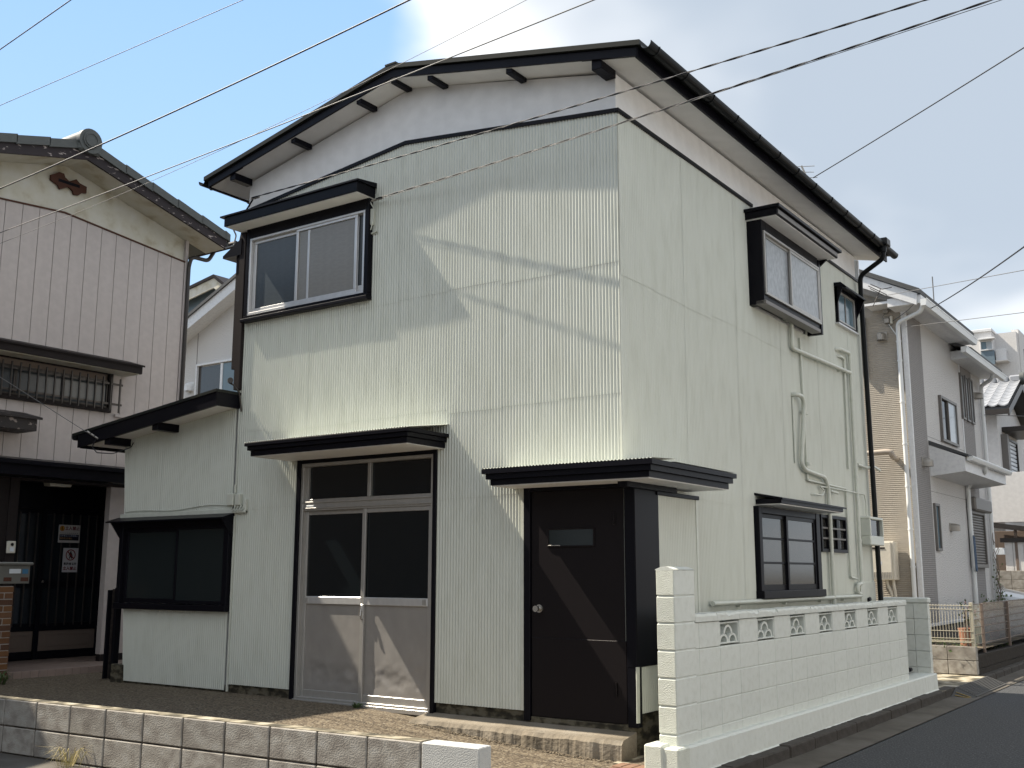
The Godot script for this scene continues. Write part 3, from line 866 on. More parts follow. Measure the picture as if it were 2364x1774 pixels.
func lean_to(o: Node) -> void:
	var w := MB.new()
	w.prism([Vector3(-6.43, 0.2, -0.03), Vector3(-4.70, 0.2, -0.03), Vector3(-4.70, 3.26, -0.03), Vector3(-6.62, 3.05, -0.03)], Vector3(0, 0, -6.6))
	put(o, "lean_to_wall", w, M.plaster)
	var rf := MB.new()
	rf.prism([Vector3(-4.655, 3.41, 0.34), Vector3(-7.20, 3.115, 0.34), Vector3(-7.20, 3.085, 0.34), Vector3(-4.655, 3.38, 0.34)], Vector3(0, 0, -7.0))
	var rn := put(o, "lean_to_roof", rf, M.roof_metal)
	var so := MB.new()
	so.prism([Vector3(-4.69, 3.262, 0.29), Vector3(-7.05, 2.985, 0.29), Vector3(-7.05, 2.975, 0.29), Vector3(-4.69, 3.252, 0.29)], Vector3(0, 0, -6.9))
	put(rn, "soffit", so, M.soffit)
	var bb := MB.new()
	bb.prism([Vector3(-4.665, 3.38, 0.295), Vector3(-7.10, 3.098, 0.295), Vector3(-7.10, 2.945, 0.295), Vector3(-4.665, 3.235, 0.295)], Vector3(0, 0, 0.03))
	put(rn, "barge_board", bb, M.black)
	bx(rn, "end_board", Vector3(-4.69, 3.235, 0.0), Vector3(-4.663, 3.40, 0.293), M.black)
	bx(rn, "eave_board", Vector3(-7.10, 2.94, -6.6), Vector3(-7.07, 3.07, 0.294), M.black)
	var gt := MB.new()
	for k in 6:
		var a0 := PI + PI * k / 6.0
		var a1 := PI + PI * (k + 1) / 6.0
		gt.quad(Vector3(-7.17 + cos(a0) * 0.05, 3.09 + sin(a0) * 0.055, 0.33), Vector3(-7.17 + cos(a1) * 0.05, 3.09 + sin(a1) * 0.055, 0.33), Vector3(-7.17 + cos(a1) * 0.05, 3.09 + sin(a1) * 0.055, -6.6), Vector3(-7.17 + cos(a0) * 0.05, 3.09 + sin(a0) * 0.055, -6.6), Vector3(cos(a0), sin(a0), 0))
		gt.flat(Vector3(-7.17, 3.09, 0.33), Vector3(-7.17 + cos(a0) * 0.05, 3.09 + sin(a0) * 0.055, 0.33), Vector3(-7.17 + cos(a1) * 0.05, 3.09 + sin(a1) * 0.055, 0.33), Vector3(0, 0, 1))
	put(rn, "gutter", gt, M.black_pvc)
	for x in [-5.71, -6.57]:
		var yy: float = 3.262 - (absf(x) - 4.69) * 0.1174
		bx(rn, "purlin_end", Vector3(x - 0.05, yy - 0.09, 0.0), Vector3(x + 0.05, yy + 0.004, 0.296), M.black)
	# window
	var f := MB.new()
	f.box(Vector3(-6.565, 1.13, -0.03), Vector3(-6.50, 2.07, 0.055), 0.004)
	f.box(Vector3(-4.745, 1.13, -0.03), Vector3(-4.69, 2.07, 0.055), 0.004)
	f.box(Vector3(-6.50, 2.0, -0.03), Vector3(-4.745, 2.07, 0.05), 0.004)
	f.box(Vector3(-6.58, 1.10, -0.03), Vector3(-4.68, 1.165, 0.075), 0.004)
	var wn := put(o, "lean_to_window", f, M.black)
	frame(wn, "sash", "z", -6.49, -5.53, 1.17, 2.0, -0.02, 0.012, 0.05, M.black)
	frame(wn, "sash", "z", -5.57, -4.75, 1.17, 2.0, 0.014, 0.04, 0.035, M.black)
	wb(wn, "pane", "z", -6.44, -5.57, 1.22, 1.96, -0.006, 0.0, M.glass_dim, 0.0)
	wb(wn, "pane", "z", -5.54, -4.785, 1.20, 1.97, 0.024, 0.030, M.glass_dim, 0.0)
	var cn := MB.new()
	cn.prism([Vector3(-6.68, 2.13, 0.0), Vector3(-6.68, 2.075, 0.17), Vector3(-6.68, 2.06, 0.17), Vector3(-6.68, 2.095, 0.0)], Vector3(2.02, 0, 0))
	for x in [-6.60, -4.70]:
		cn.prism([Vector3(x, 2.10, 0.0), Vector3(x, 2.06, 0.16), Vector3(x, 1.85, 0.0)], Vector3(0.02, 0, 0))
	put(o, "lean_to_canopy", cn, M.black)
	var fl2 := MB.new()
	fl2.box(Vector3(-6.62, 2.118, 0.0), Vector3(-4.67, 2.165, 0.022), 0.003)
	put(o, "canopy_flashing", fl2, M.sage_pipe)
	# cable boxes painted over with the wall
	var jb := MB.new()
	jb.box(Vector3(-4.74, 2.20, 0.0), Vector3(-4.645, 2.325, 0.06), 0.006)
	jb.box(Vector3(-4.62, 2.20, 0.0), Vector3(-4.55, 2.32, 0.055), 0.006)
	jb.box(Vector3(-4.66, 2.12, 0.0), Vector3(-4.47, 2.145, 0.04), 0.004)
	jb.box(Vector3(-4.50, 2.12, 0.0), Vector3(-4.47, 2.26, 0.03), 0.004)
	jb.tube([Vector3(-4.66, 2.33, 0.02), Vector3(-4.66, 2.42, 0.02)], 0.012, 7)
	var j := put(o, "cable_box", jb, M.sage_pipe)
	var loops := MB.new()
	for k in 4:
		var cx := -4.67 + 0.045 * k
		loops.tube([Vector3(cx, 2.20, 0.03), Vector3(cx - 0.01, 2.16, 0.05), Vector3(cx + 0.02, 2.14, 0.055), Vector3(cx + 0.035, 2.17, 0.04), Vector3(cx + 0.03, 2.21, 0.03)], 0.006, 6)
	put(j, "cable_loop", loops, M.sage_pipe)
	var cw := []
	for k in 25:
		var t := k / 24.0
		cw.append(Vector3(lerpf(-6.53, -4.74, t), 2.185 + 0.022 * sin(t * 9.0 + 0.6) * (0.3 + t * 0.7) + 0.02 * t, 0.018))
	pipe(o, "wall_cable", cw, 0.006, M.sage_pipe, 6)
	bx(o, "junction_box", Vector3(-2.835, 4.93, 0.0), Vector3(-2.775, 5.10, 0.05), M.sage_pipe, 0.006)
	var jl := MB.new()
	jl.box(Vector3(-2.84, 4.83, 0.0), Vector3(-2.735, 5.26, 0.014), 0.002)
	jl.tube([Vector3(-2.83, 5.24, 0.05), Vector3(-2.80, 5.16, 0.05), Vector3(-2.76, 5.10, 0.05), Vector3(-2.76, 4.98, 0.05), Vector3(-2.80, 4.88, 0.04)], 0.006, 6)
	jl.tube([Vector3(-2.72, 4.86, 0.03), Vector3(-2.82, 4.84, 0.03)], 0.008, 6)
	put(o, "cable_board", jl, M.sage_pipe)
	# stump of concrete and black post beside the lean-to
	bx(o, "concrete_stub", Vector3(-6.60, 0.26, -0.12), Vector3(-6.40, 0.485, 0.035), M.base_concrete, 0.01)

func street_windows(o: Node) -> void:
	# upstairs box window
	var b := MB.new()
	b.box(Vector3(-0.02, 4.295, -2.92), Vector3(0.17, 5.25, -2.80), 0.004)
	b.box(Vector3(-0.02, 4.29, -4.62), Vector3(0.18, 5.20, -4.56), 0.004)
	b.box(Vector3(-0.02, 5.10, -4.56), Vector3(0.17, 5.22, -2.92), 0.004)
	b.box(Vector3(-0.02, 4.345, -4.56), Vector3(0.165, 4.40, -2.92), 0.004)
	var w := put(o, "box_window", b, M.black)
	wb(w, "sill_rail", "x", -4.50, -2.80, 4.29, 4.335, 0.08, 0.19, M.bronze_grey, 0.004)
	frame(w, "window_frame", "x", -4.56, -2.83, 4.40, 5.10, 0.12, 0.19, 0.026, M.alu)
	frame(w, "sash", "x", -3.66, -2.855, 4.425, 5.075, 0.135, 0.16, 0.026, M.alu)
	frame(w, "sash", "x", -4.535, -3.60, 4.425, 5.075, 0.162, 0.186, 0.03, M.alu)
	wb(w, "sash_stile", "x", -3.69, -3.60, 4.43, 5.07, 0.135, 0.162, M.bronze_grey, 0.002)
	wb(w, "pane", "x", -3.63, -2.88, 4.45, 5.05, 0.146, 0.150, M.glass_milk, 0.0)
	wb(w, "pane", "x", -4.50, -3.62, 4.45, 5.05, 0.172, 0.176, M.glass_milk, 0.0)
	wb(w, "window_back", "x", -4.56, -2.92, 4.40, 5.10, 0.0, 0.12, M.wood_brown, 0.0)  # brown sheet in place of the unlit room behind the box window
	var c := MB.new()
	c.box(Vector3(0, 5.30, -4.78), Vector3(0.40, 5.335, -2.73), 0.003)
	c.box(Vector3(0, 5.225, -4.72), Vector3(0.365, 5.30, -2.755), 0.003)
	c.prism([Vector3(0.0, 5.21, -4.66), Vector3(0.26, 5.21, -4.66), Vector3(0.0, 5.0, -4.66)], Vector3(0, 0, 0.03))
	var cn := put(o, "box_window_canopy", c, M.black)
	bx(cn, "fascia_strip", Vector3(0.366, 5.235, -4.70), Vector3(0.372, 5.285, -2.78), M.bronze_grey, 0.001)
	bx(cn, "soffit", Vector3(0.0, 5.217, -4.70), Vector3(0.345, 5.23, -2.775), M.soffit, 0.0)
	var hood := MB.new()
	hood.prism([Vector3(0.02, 5.34, -4.62), Vector3(0.30, 5.34, -4.62), Vector3(0.27, 5.43, -4.58), Vector3(0.02, 5.47, -4.58)], Vector3(0, 0, 0.30))
	put(cn, "vent_hood", hood, M.black_pvc)
	# small upstairs window
	var s := frame(o, "small_window", "x", -6.44, -5.65, 4.655, 5.15, -0.01, 0.045, 0.04, M.black)
	frame(s, "sash", "x", -6.40, -5.70, 4.69, 5.11, 0.0, 0.035, 0.03, M.alu)
	wb(s, "pane", "x", -6.37, -5.73, 4.72, 5.08, 0.006, 0.012, M.glass_blue, 0.0)
	wb(s, "sash_stile", "x", -6.06, -6.03, 4.72, 5.08, 0.01, 0.02, M.bronze_grey, 0.001)
	wb(s, "sill", "x", -6.46, -5.62, 4.64, 4.662, 0.0, 0.06, M.alu_bright, 0.002)
	var sc := MB.new()
	sc.prism([Vector3(0, 5.19, -5.63), Vector3(0.10, 5.185, -5.63), Vector3(0.17, 5.115, -5.63), Vector3(0.165, 5.10, -5.63), Vector3(0.0, 5.15, -5.63)], Vector3(0, 0, -0.86))
	sc.prism([Vector3(0.0, 5.16, -5.65), Vector3(0.12, 5.14, -5.65), Vector3(0.0, 4.80, -5.65)], Vector3(0, 0, -0.015))
	sc.prism([Vector3(0.0, 5.16, -6.46), Vector3(0.15, 5.12, -6.46), Vector3(0.0, 4.80, -6.46)], Vector3(0, 0, -0.015))
	put(o, "small_window_canopy", sc, M.black)
	# downstairs wooden window
	var f := MB.new()
	f.box(Vector3(-0.02, 1.27, -2.80), Vector3(0.055, 2.18, -2.72), 0.004)
	f.box(Vector3(-0.02, 1.27, -4.52), Vector3(0.06, 2.18, -4.40), 0.004)
	f.box(Vector3(-0.02, 2.11, -4.40), Vector3(0.055, 2.18, -2.80), 0.004)
	f.box(Vector3(-0.02, 1.25, -4.55), Vector3(0.09, 1.33, -2.70), 0.006)
	var lw := put(o, "wooden_window", f, M.black)
	for k in 2:
		var z0: float = [-2.79, -3.50][k]
		var z1: float = [-3.56, -4.41][k]
		var d: float = [0.0, 0.022][k]
		var sash := MB.new()
		sash.box(Vector3(d, 1.33, z0), Vector3(d + 0.022, 2.11, z0 - 0.05), 0.002)
		sash.box(Vector3(d, 1.33, z1), Vector3(d + 0.022, 2.11, z1 + 0.06), 0.002)
		sash.box(Vector3(d, 1.33, z0 - 0.05), Vector3(d + 0.02, 1.39, z1 + 0.06), 0.002)
		sash.box(Vector3(d, 2.07, z0 - 0.05), Vector3(d + 0.02, 2.11, z1 + 0.06), 0.002)
		for y in [1.60, 1.85]:
			sash.box(Vector3(d + 0.002, y, z0 - 0.05), Vector3(d + 0.02, y + 0.022, z1 + 0.06), 0.002)
		put(lw, "sash", sash, M.black)
		for y in [[1.39, 1.60], [1.622, 1.85], [1.872, 2.07]]:
			wb(lw, "pane", "x", z0 - 0.05, z1 + 0.06, y[0], y[1], d + 0.006, d + 0.010, M.glass_grey, 0.0)
	var lc := MB.new()
	lc.prism([Vector3(0, 2.315, -2.74), Vector3(0.30, 2.255, -2.74), Vector3(0.30, 2.235, -2.74), Vector3(0, 2.29, -2.74)], Vector3(0, 0, -2.02))
	lc.box(Vector3(0, 2.20, -4.70), Vector3(0.28, 2.25, -2.76), 0.003)
	var lcn := put(o, "wooden_window_canopy", lc, M.black)
	bx(lcn, "soffit", Vector3(0.0, 2.19, -4.69), Vector3(0.262, 2.206, -2.775), M.soffit, 0.0)
	# louvre window next to it
	var lv := frame(o, "louvre_window", "x", -5.56, -4.63, 1.75, 2.185, -0.01, 0.04, 0.04, M.black)
	wb(lv, "window_back", "x", -5.52, -4.67, 1.79, 2.15, -0.02, -0.004, M.glass_dark, 0.0)
	for z in [-4.93, -5.26]:
		wb(lv, "louvre_post", "x", z - 0.05, z + 0.05, 1.79, 2.145, 0.0, 0.03, M.black, 0.002)
	for y in [1.90, 2.02]:
		wb(lv, "louvre_rail", "x", -5.52, -4.67, y, y + 0.02, 0.0, 0.034, M.bronze_grey, 0.001)
	for z in [-4.80, -5.09, -5.42]:
		wb(lv, "pane", "x", z - 0.11, z + 0.11, 1.80, 2.14, -0.003, 0.002, M.glass_grey, 0.0)

func pipes(o: Node) -> void:
	var P: Material = M.sage_pipe
	var v := func(y: float, z: float, x := 0.05) -> Vector3: return Vector3(x, y, z)
	pipe(o, "drain_pipe", [v.call(3.49, -3.93, 0.0), v.call(3.49, -3.93, 0.07), v.call(3.49, -4.10, 0.07), v.call(3.40, -4.16, 0.07), v.call(2.72, -4.03, 0.05), v.call(2.655, -4.14), v.call(2.62, -4.80), v.call(2.49, -4.91), v.call(1.0, -4.91)], 0.026, P)
	pipe(o, "thin_pipe", [v.call(3.46, -3.92, 0.02), v.call(2.72, -3.92, 0.02)], 0.012, P, 6)
	pipe(o, "thin_pipe", [v.call(4.20, -4.225, 0.03), v.call(2.55, -4.26, 0.03), v.call(2.54, -5.62, 0.03), v.call(1.46, -5.64, 0.03), v.call(1.44, -5.86, 0.04)], 0.014, P, 6)
	pipe(o, "drain_pipe", [v.call(4.34, -3.80, 0.0), v.call(4.34, -3.86, 0.05), v.call(4.33, -3.92), v.call(4.02, -3.90), v.call(4.06, -6.02)], 0.024, P)
	pipe(o, "drain_pipe", [v.call(4.30, -5.55, 0.0), v.call(4.31, -5.62, 0.05), v.call(4.32, -6.0), v.call(1.38, -6.0), v.call(1.37, -5.82), v.call(1.26, -5.82), v.call(1.26, -5.95), v.call(1.23, -5.95), v.call(1.23, -1.55)], 0.024, P)
	pipe(o, "thin_pipe", [v.call(4.22, -5.60, 0.0), v.call(4.22, -5.66, 0.04), v.call(4.22, -5.83, 0.03), v.call(2.8, -5.78, 0.03)], 0.015, P, 6)
	pipe(o, "wall_cable", [v.call(2.40, -4.41, 0.0), v.call(2.40, -4.45), v.call(2.40, -4.69), v.call(2.46, -4.76), v.call(2.50, -4.63), v.call(2.51, -5.0), v.call(2.51, -6.30), v.call(2.42, -6.35), v.call(2.20, -6.35)], 0.010, P, 6)
	pipe(o, "spout_pipe", [v.call(2.88, -6.08), v.call(2.87, -6.5), v.call(2.91, -6.75), v.call(2.88, -7.05)], 0.02, P)
	pipe(o, "stub_pipe", [v.call(2.47, -4.98), v.call(2.455, -5.18, 0.07)], 0.017, P)
	var cl := MB.new()
	for q in [[4.04, -4.05], [4.05, -4.75], [4.06, -5.6], [1.23, -2.2], [1.23, -3.4], [1.23, -4.5], [1.23, -5.3], [2.54, -4.9], [2.88, -6.3]]:
		cl.box(Vector3(0.0, q[0] - 0.045, q[1] - 0.012), Vector3(0.045, q[0] - 0.015, q[1] + 0.012), 0.002)
	for q in [[3.3, -4.16], [2.25, -4.91], [1.6, -4.91], [3.7, -6.0], [2.7, -6.0], [1.9, -6.0], [3.3, -4.24], [2.72, -4.26]]:
		cl.tube([Vector3(0.05, q[0], q[1]), Vector3(0.05, q[0] + 0.03, q[1])], 0.030, 8)
	put(o, "pipe_clip", cl, P)
	var me := MB.new()
	me.box(Vector3(0.0, 1.86, -6.74), Vector3(0.025, 2.22, -6.14), 0.004)
	me.box(Vector3(0.025, 2.185, -6.72), Vector3(0.15, 2.22, -6.15), 0.01)
	me.box(Vector3(0.025, 1.86, -6.72), Vector3(0.15, 1.98, -6.15), 0.01)
	me.box(Vector3(0.025, 1.98, -6.19), Vector3(0.15, 2.185, -6.15), 0.006)
	me.box(Vector3(0.025, 1.98, -6.72), Vector3(0.15, 2.185, -6.70), 0.006)
	var mt := put(o, "meter_box", me, P)
	wb(mt, "meter_window", "x", -6.70, -6.19, 1.98, 2.185, 0.10, 0.106, M.glass_dark, 0.0)
	wb(o, "wall_hatch", "x", -6.66, -6.05, 0.95, 1.40, 0.0, 0.02, M.sage_pipe, 0.004)
	# black downpipe from the gutter hopper
	var hp := MB.new()
	hp.tube([Vector3(0.44, 5.72, -6.42), Vector3(0.44, 5.80, -6.42), Vector3(0.44, 5.90, -6.42)], 0.045, 10, true, 0.065)
	hp.box(Vector3(0.38, 5.80, -6.52), Vector3(0.52, 5.90, -6.34), 0.01)
	var dp := pipe(o, "downpipe", [Vector3(0.44, 5.76, -6.42), Vector3(0.44, 5.64, -6.43), Vector3(0.10, 5.47, -6.50), Vector3(0.085, 5.30, -6.53), Vector3(0.085, 0.4, -6.66)], 0.032, M.black_pvc, 10)
	put(dp, "hopper", hp, M.black_pvc)
	var pc := MB.new()
	pc.box(Vector3(-0.02, 4.9, -6.74), Vector3(0.02, 5.75, -6.69), 0.002)
	put(o, "rear_flashing", pc, M.label_white)

# ---------------------------------------------------------------- ground
func yard_y(x: float, z: float) -> float:
	var near := 0.29
	if x > -3.6:
		near = lerpf(0.285, 0.10, smoothstep(-3.2, 0.1, x))
	var far := lerpf(0.31, 0.02, smoothstep(-5.5, 0.6, x))
	return lerpf(near, far, smoothstep(0.0, 2.6, z))

func sheet_mesh(x0: float, x1: float, z0: float, z1: float, step: float, h: Callable) -> MB:
	var mb := MB.new()
	var nx := maxi(1, int(ceil((x1 - x0) / step)))
	var nz := maxi(1, int(ceil((z1 - z0) / step)))
	var g := []
	for i in nx + 1:
		var col := []
		for j in nz + 1:
			var x := lerpf(x0, x1, float(i) / nx)
			var z := lerpf(z0, z1, float(j) / nz)
			col.append(Vector3(x, h.call(x, z), z))
		g.append(col)
	for i in nx:
		for j in nz:
			mb.quad(g[i][j], g[i + 1][j], g[i + 1][j + 1], g[i][j + 1], Vector3.UP)
	return mb

func ground() -> void:
	structure("ground", sheet_mesh(-400, 400, -500, 300, 400, func(_x: float, _z: float) -> float: return -0.16), M.earth)
	# street beside the house and the junction where the camera stands
	structure("road", sheet_mesh(1.07, 7.0, -120, 60, 30, func(_x: float, _z: float) -> float: return -0.06), M.asphalt)
	structure("side_road", sheet_mesh(-60, 1.07, 3.35, 12, 30, func(x: float, _z: float) -> float: return lerpf(-0.064, 0.10, clampf(-x / 6.0, 0, 1))), M.asphalt)
	structure("gutter_strip", sheet_mesh(0.76, 1.07, -60, 2.9, 2.0, func(x: float, _z: float) -> float: return -0.052 + 0.02 * (1.0 - (x - 0.76) / 0.31)), M.apron_concrete)
	structure("forecourt", sheet_mesh(-30, 1.07, 2.72, 3.35, 0.4, func(x: float, _z: float) -> float: return lerpf(-0.04, 0.135, smoothstep(1.0, -3.5, x))), M.apron_concrete)
	structure("yard_pavement", sheet_mesh(-14, 0.60, -1.6, 2.72, 0.1, yard_y), M.aggregate)
	structure("yard_edge", sheet_mesh(0.60, 1.07, 0.46, 2.72, 0.1, func(x: float, z: float) -> float: return lerpf(yard_y(0.6, z), -0.05, (x - 0.6) / 0.47)), M.aggregate)
	structure("passage_floor", sheet_mesh(0.05, 0.45, -6.9, 0.32, 0.4, func(x: float, z: float) -> float: return 0.105 + 0.02 * clampf(-z, 0, 1) - 0.05 * x), M.pale_concrete)
	structure("driveway", sheet_mesh(-6, 0.76, -9.25, -6.7, 0.5, func(x: float, _z: float) -> float: return 0.058 + 0.006 * clampf(-x, 0, 6)), M.pale_concrete)
	structure("garden_soil", sheet_mesh(-12, 0.62, -30, -9.25, 3.0, func(_x: float, _z: float) -> float: return 0.40), M.earth)
	# kerb of separate stones
	var k := Node3D.new()
	k.name = "kerb"
	add_child(k, true)
	k.set_meta("kind", "structure")
	k.position = Vector3(0.71, 0, -3)
	rng.seed = 5
	var z := 0.35
	while z > -7.0:
		var l := 0.60
		var mb := MB.new()
		var j := rng.randf_range(-0.006, 0.006)
		mb.box(Vector3(0.60, -0.2, z - l + 0.004), Vector3(0.765 + j, 0.062 + j, z), 0.012)
		put(k, "kerb_stone", mb, M.kerb_stone)
		z -= l
	z = -9.3
	while z > -22.0:
		bx(k, "kerb_stone", Vector3(0.64, -0.2, z - 0.594), Vector3(0.765, 0.06, z), M.kerb_stone, 0.02)
		z -= 0.6
	# step in front of the entrance: a worn slab with broken edges
	var s := MB.new()
	var fn := noise(FastNoiseLite.TYPE_SIMPLEX_SMOOTH, 5.0, 4, 77)
	var n := 150
	var front := []
	for i in n + 1:
		var x := lerpf(-2.0, 0.085, float(i) / n)
		var w := 0.016 * fn.get_noise_1d(x * 1.1 + 9.0)
		var fz := 0.255 + 0.03 * fn.get_noise_1d(x * 0.35 + 40) + w
		var yt := lerpf(0.245, 0.243, float(i) / n)
		front.append([Vector3(x, yt + 0.045, 0.0), Vector3(x, yt + 0.006, fz - 0.03), Vector3(x, yt - 0.022 + w, fz), Vector3(x, minf(yt - 0.03, yard_y(x, 0.25)) - 0.06, fz + 0.012 + w)])
	for i in n:
		for q in 3:
			s.quad(front[i][q], front[i + 1][q], front[i + 1][q + 1], front[i][q + 1], Vector3(0, 1, 1))
	var e: Array = front[n]
	s.flat(e[0], e[1], e[2], Vector3.RIGHT)
	s.flat(e[0], e[2], e[3], Vector3.RIGHT)
	s.flat(e[0], e[3], Vector3(0.085, 0.0, 0.0), Vector3.RIGHT)
	tag(put(self, "entrance_step", s, M.step_concrete), "worn concrete step with crumbling front below the black door", "step")
	var dr := thing("drain_pit", "open brick-lined drain pit between the step and the painted wall", "drain", Vector3(0.25, 0.1, 0.2))
	rng.seed = 23
	for i in 3:
		for j in 2:
			bx(dr, "brick", Vector3(0.12 + 0.085 * i, 0.02, 0.30 + 0.17 * j), Vector3(0.20 + 0.085 * i, 0.10 + rng.randf() * 0.01, 0.46 + 0.17 * j), M.drain_brick, 0.006)
	# kerb ramp plate
	var r := thing("kerb_ramp", "black ribbed rubber ramp lying against the kerb at the driveway", "ramp", Vector3(0.9, -0.05, -8.2))
	var rp := MB.new()
	rp.prism([Vector3(0.77, 0.062, -7.35), Vector3(1.02, -0.035, -7.35), Vector3(1.02, -0.058, -7.35), Vector3(0.77, -0.058, -7.35)], Vector3(0, 0, -1.9))
	rp.prism([Vector3(0.77, 0.062, -7.35), Vector3(1.02, -0.035, -7.35), Vector3(1.02, -0.058, -7.35), Vector3(0.77, -0.058, -7.35)], Vector3(0.0, 0, 0.004))
	rp.flat(Vector3(0.77, 0.06, -7.35), Vector3(1.02, -0.04, -7.35), Vector3(0.77, -0.05, -7.0), Vector3(0, 1, 1))
	rp.flat(Vector3(1.02, -0.04, -7.35), Vector3(0.77, -0.05, -7.0), Vector3(0.98, -0.056, -7.1), Vector3(0, 1, 1))
	put(r, "ramp_body", rp, M.rubber)
	for i in 9:
		var rb := MB.new()
		var t := (i + 0.5) / 9.0
		var x := lerpf(0.78, 1.0, t)
		var y := lerpf(0.058, -0.028, t)
		rb.bar(Vector3(x, y, -7.38), Vector3(x, y, -9.2), 0.012, 0.012)
		put(r, "rib", rb, M.rubber)
	for i in 2:
		var st := MB.new()
		st.bar(Vector3(0.80, 0.012 - 0.03 * i, -7.22 + 0.08 * i), Vector3(0.97, -0.045 - 0.0 * i, -7.26 + 0.09 * i), 0.03, 0.006)
		put(r, "yellow_stripe", st, M.yellow_stripe)

# ---------------------------------------------------------------- low block wall in front of the yard
func low_wall() -> void:
	var o := thing("low_block_wall", "low wall of stained grey concrete blocks along the front of the yard", "wall", Vector3(-1.7, 0.1, 2.72))
	var dir := Vector3(cos(0.054), 0, sin(-0.054))
	var side := Vector3(sin(0.054), 0, cos(0.054))
	var p0 := Vector3(-3.897, 0, 2.850)
	rng.seed = 3
	var core := MB.new()
	core.bar(p0 + dir * -6.0 - side * 0.06 + Vector3(0, 0.20, 0), p0 + dir * 4.0 - side * 0.06 + Vector3(0, 0.20, 0), 0.10, 0.60)
	put(o, "mortar_bed", core, M.mortar)
	for i in range(-12, 11):
		for c in 3:
			var sz := Vector3(0.39, 0.19, 0.12)
			var key := "lowblock"
			if not cache.has(key):
				var mb := MB.new()
				mb.box(-sz / 2, sz / 2, 0.006)
				cache[key] = mb.mesh(Vector3.ZERO)
			var at := p0 + dir * (0.4 * i + 0.2) - side * (0.06 + rng.randf_range(-0.0015, 0.0015)) + Vector3(0, 0.533 - 0.095 - 0.2 * c, 0)
			var b := Basis(dir, Vector3.UP, side) * Basis(Vector3.UP, rng.randf_range(-0.003, 0.003))
			place(o, "block", cache[key], M["block%d" % rng.randi_range(0, 3)], Transform3D(b, at))
	# newer end block, taller and set forward
	for c in 3:
		var mb := MB.new()
		mb.box(Vector3(-0.2, -0.095, -0.064), Vector3(0.2, 0.095, 0.064), 0.006)
		var q := place(o, "end_block", mb.mesh(Vector3.ZERO), M.block_new, Transform3D(Basis(dir, Vector3.UP, side), p0 + dir * 4.21 - side * 0.058 + Vector3(0, 0.536 - 0.095 - 0.2 * c, 0)))
		if c == 0: q.set_meta("label", "clean pale end block")
	var cap := MB.new()
	cap.bar(p0 + dir * -4.8 - side * 0.06 + Vector3(0, 0.5345, 0), p0 + dir * 3.99 - side * 0.06 + Vector3(0, 0.5345, 0), 0.10, 0.006)
	put(o, "mortar_cap", cap, M.pale_concrete)

# ---------------------------------------------------------------- painted garden wall with openwork blocks
func openwork(o: Node, z0: float, z1: float, y0: float, y1: float) -> void:
	# square block pierced by overlapping scallops: an arch over two arches
	var b := frame(o, "openwork_block", "x", z0, z1, y0, y1, 0.455, 0.578, 0.012, M.painted0, 0.003)
	var w := z1 - z0 - 0.024
	var mid := (z0 + z1) / 2
	var hh := y1 - y0 - 0.024
	var yb := y0 + 0.012
	var arcs := [[mid, yb + hh * 0.42, w * 0.25, hh * 0.50], [mid - w * 0.25, yb, w * 0.25, hh * 0.46], [mid + w * 0.25, yb, w * 0.25, hh * 0.46]]
	for a in arcs:
		var mb := MB.new()
		var n := 10
		for i in n:
			var t0 := PI * i / n
			var t1 := PI * (i + 1) / n
			var q := []
			for t in [t0, t1]:
				for s in [1.0, 0.68]:
					q.append(Vector2(a[0] + cos(t) * a[2] * s, a[1] + sin(t) * a[3] * (s if s == 1.0 else 0.74)))
			for x in [0.565, 0.47]:
				mb.quad(Vector3(x, q[0].y, q[0].x), Vector3(x, q[1].y, q[1].x), Vector3(x, q[3].y, q[3].x), Vector3(x, q[2].y, q[2].x), Vector3(x - 0.5, 0, 0))
			var rad := Vector3(0, sin((t0 + t1) / 2), cos((t0 + t1) / 2))
			mb.quad(Vector3(0.565, q[0].y, q[0].x), Vector3(0.565, q[2].y, q[2].x), Vector3(0.47, q[2].y, q[2].x), Vector3(0.47, q[0].y, q[0].x), rad)
			mb.quad(Vector3(0.565, q[1].y, q[1].x), Vector3(0.565, q[3].y, q[3].x), Vector3(0.47, q[3].y, q[3].x), Vector3(0.47, q[1].y, q[1].x), -rad)
		put(b, "scallop", mb, M.painted0)

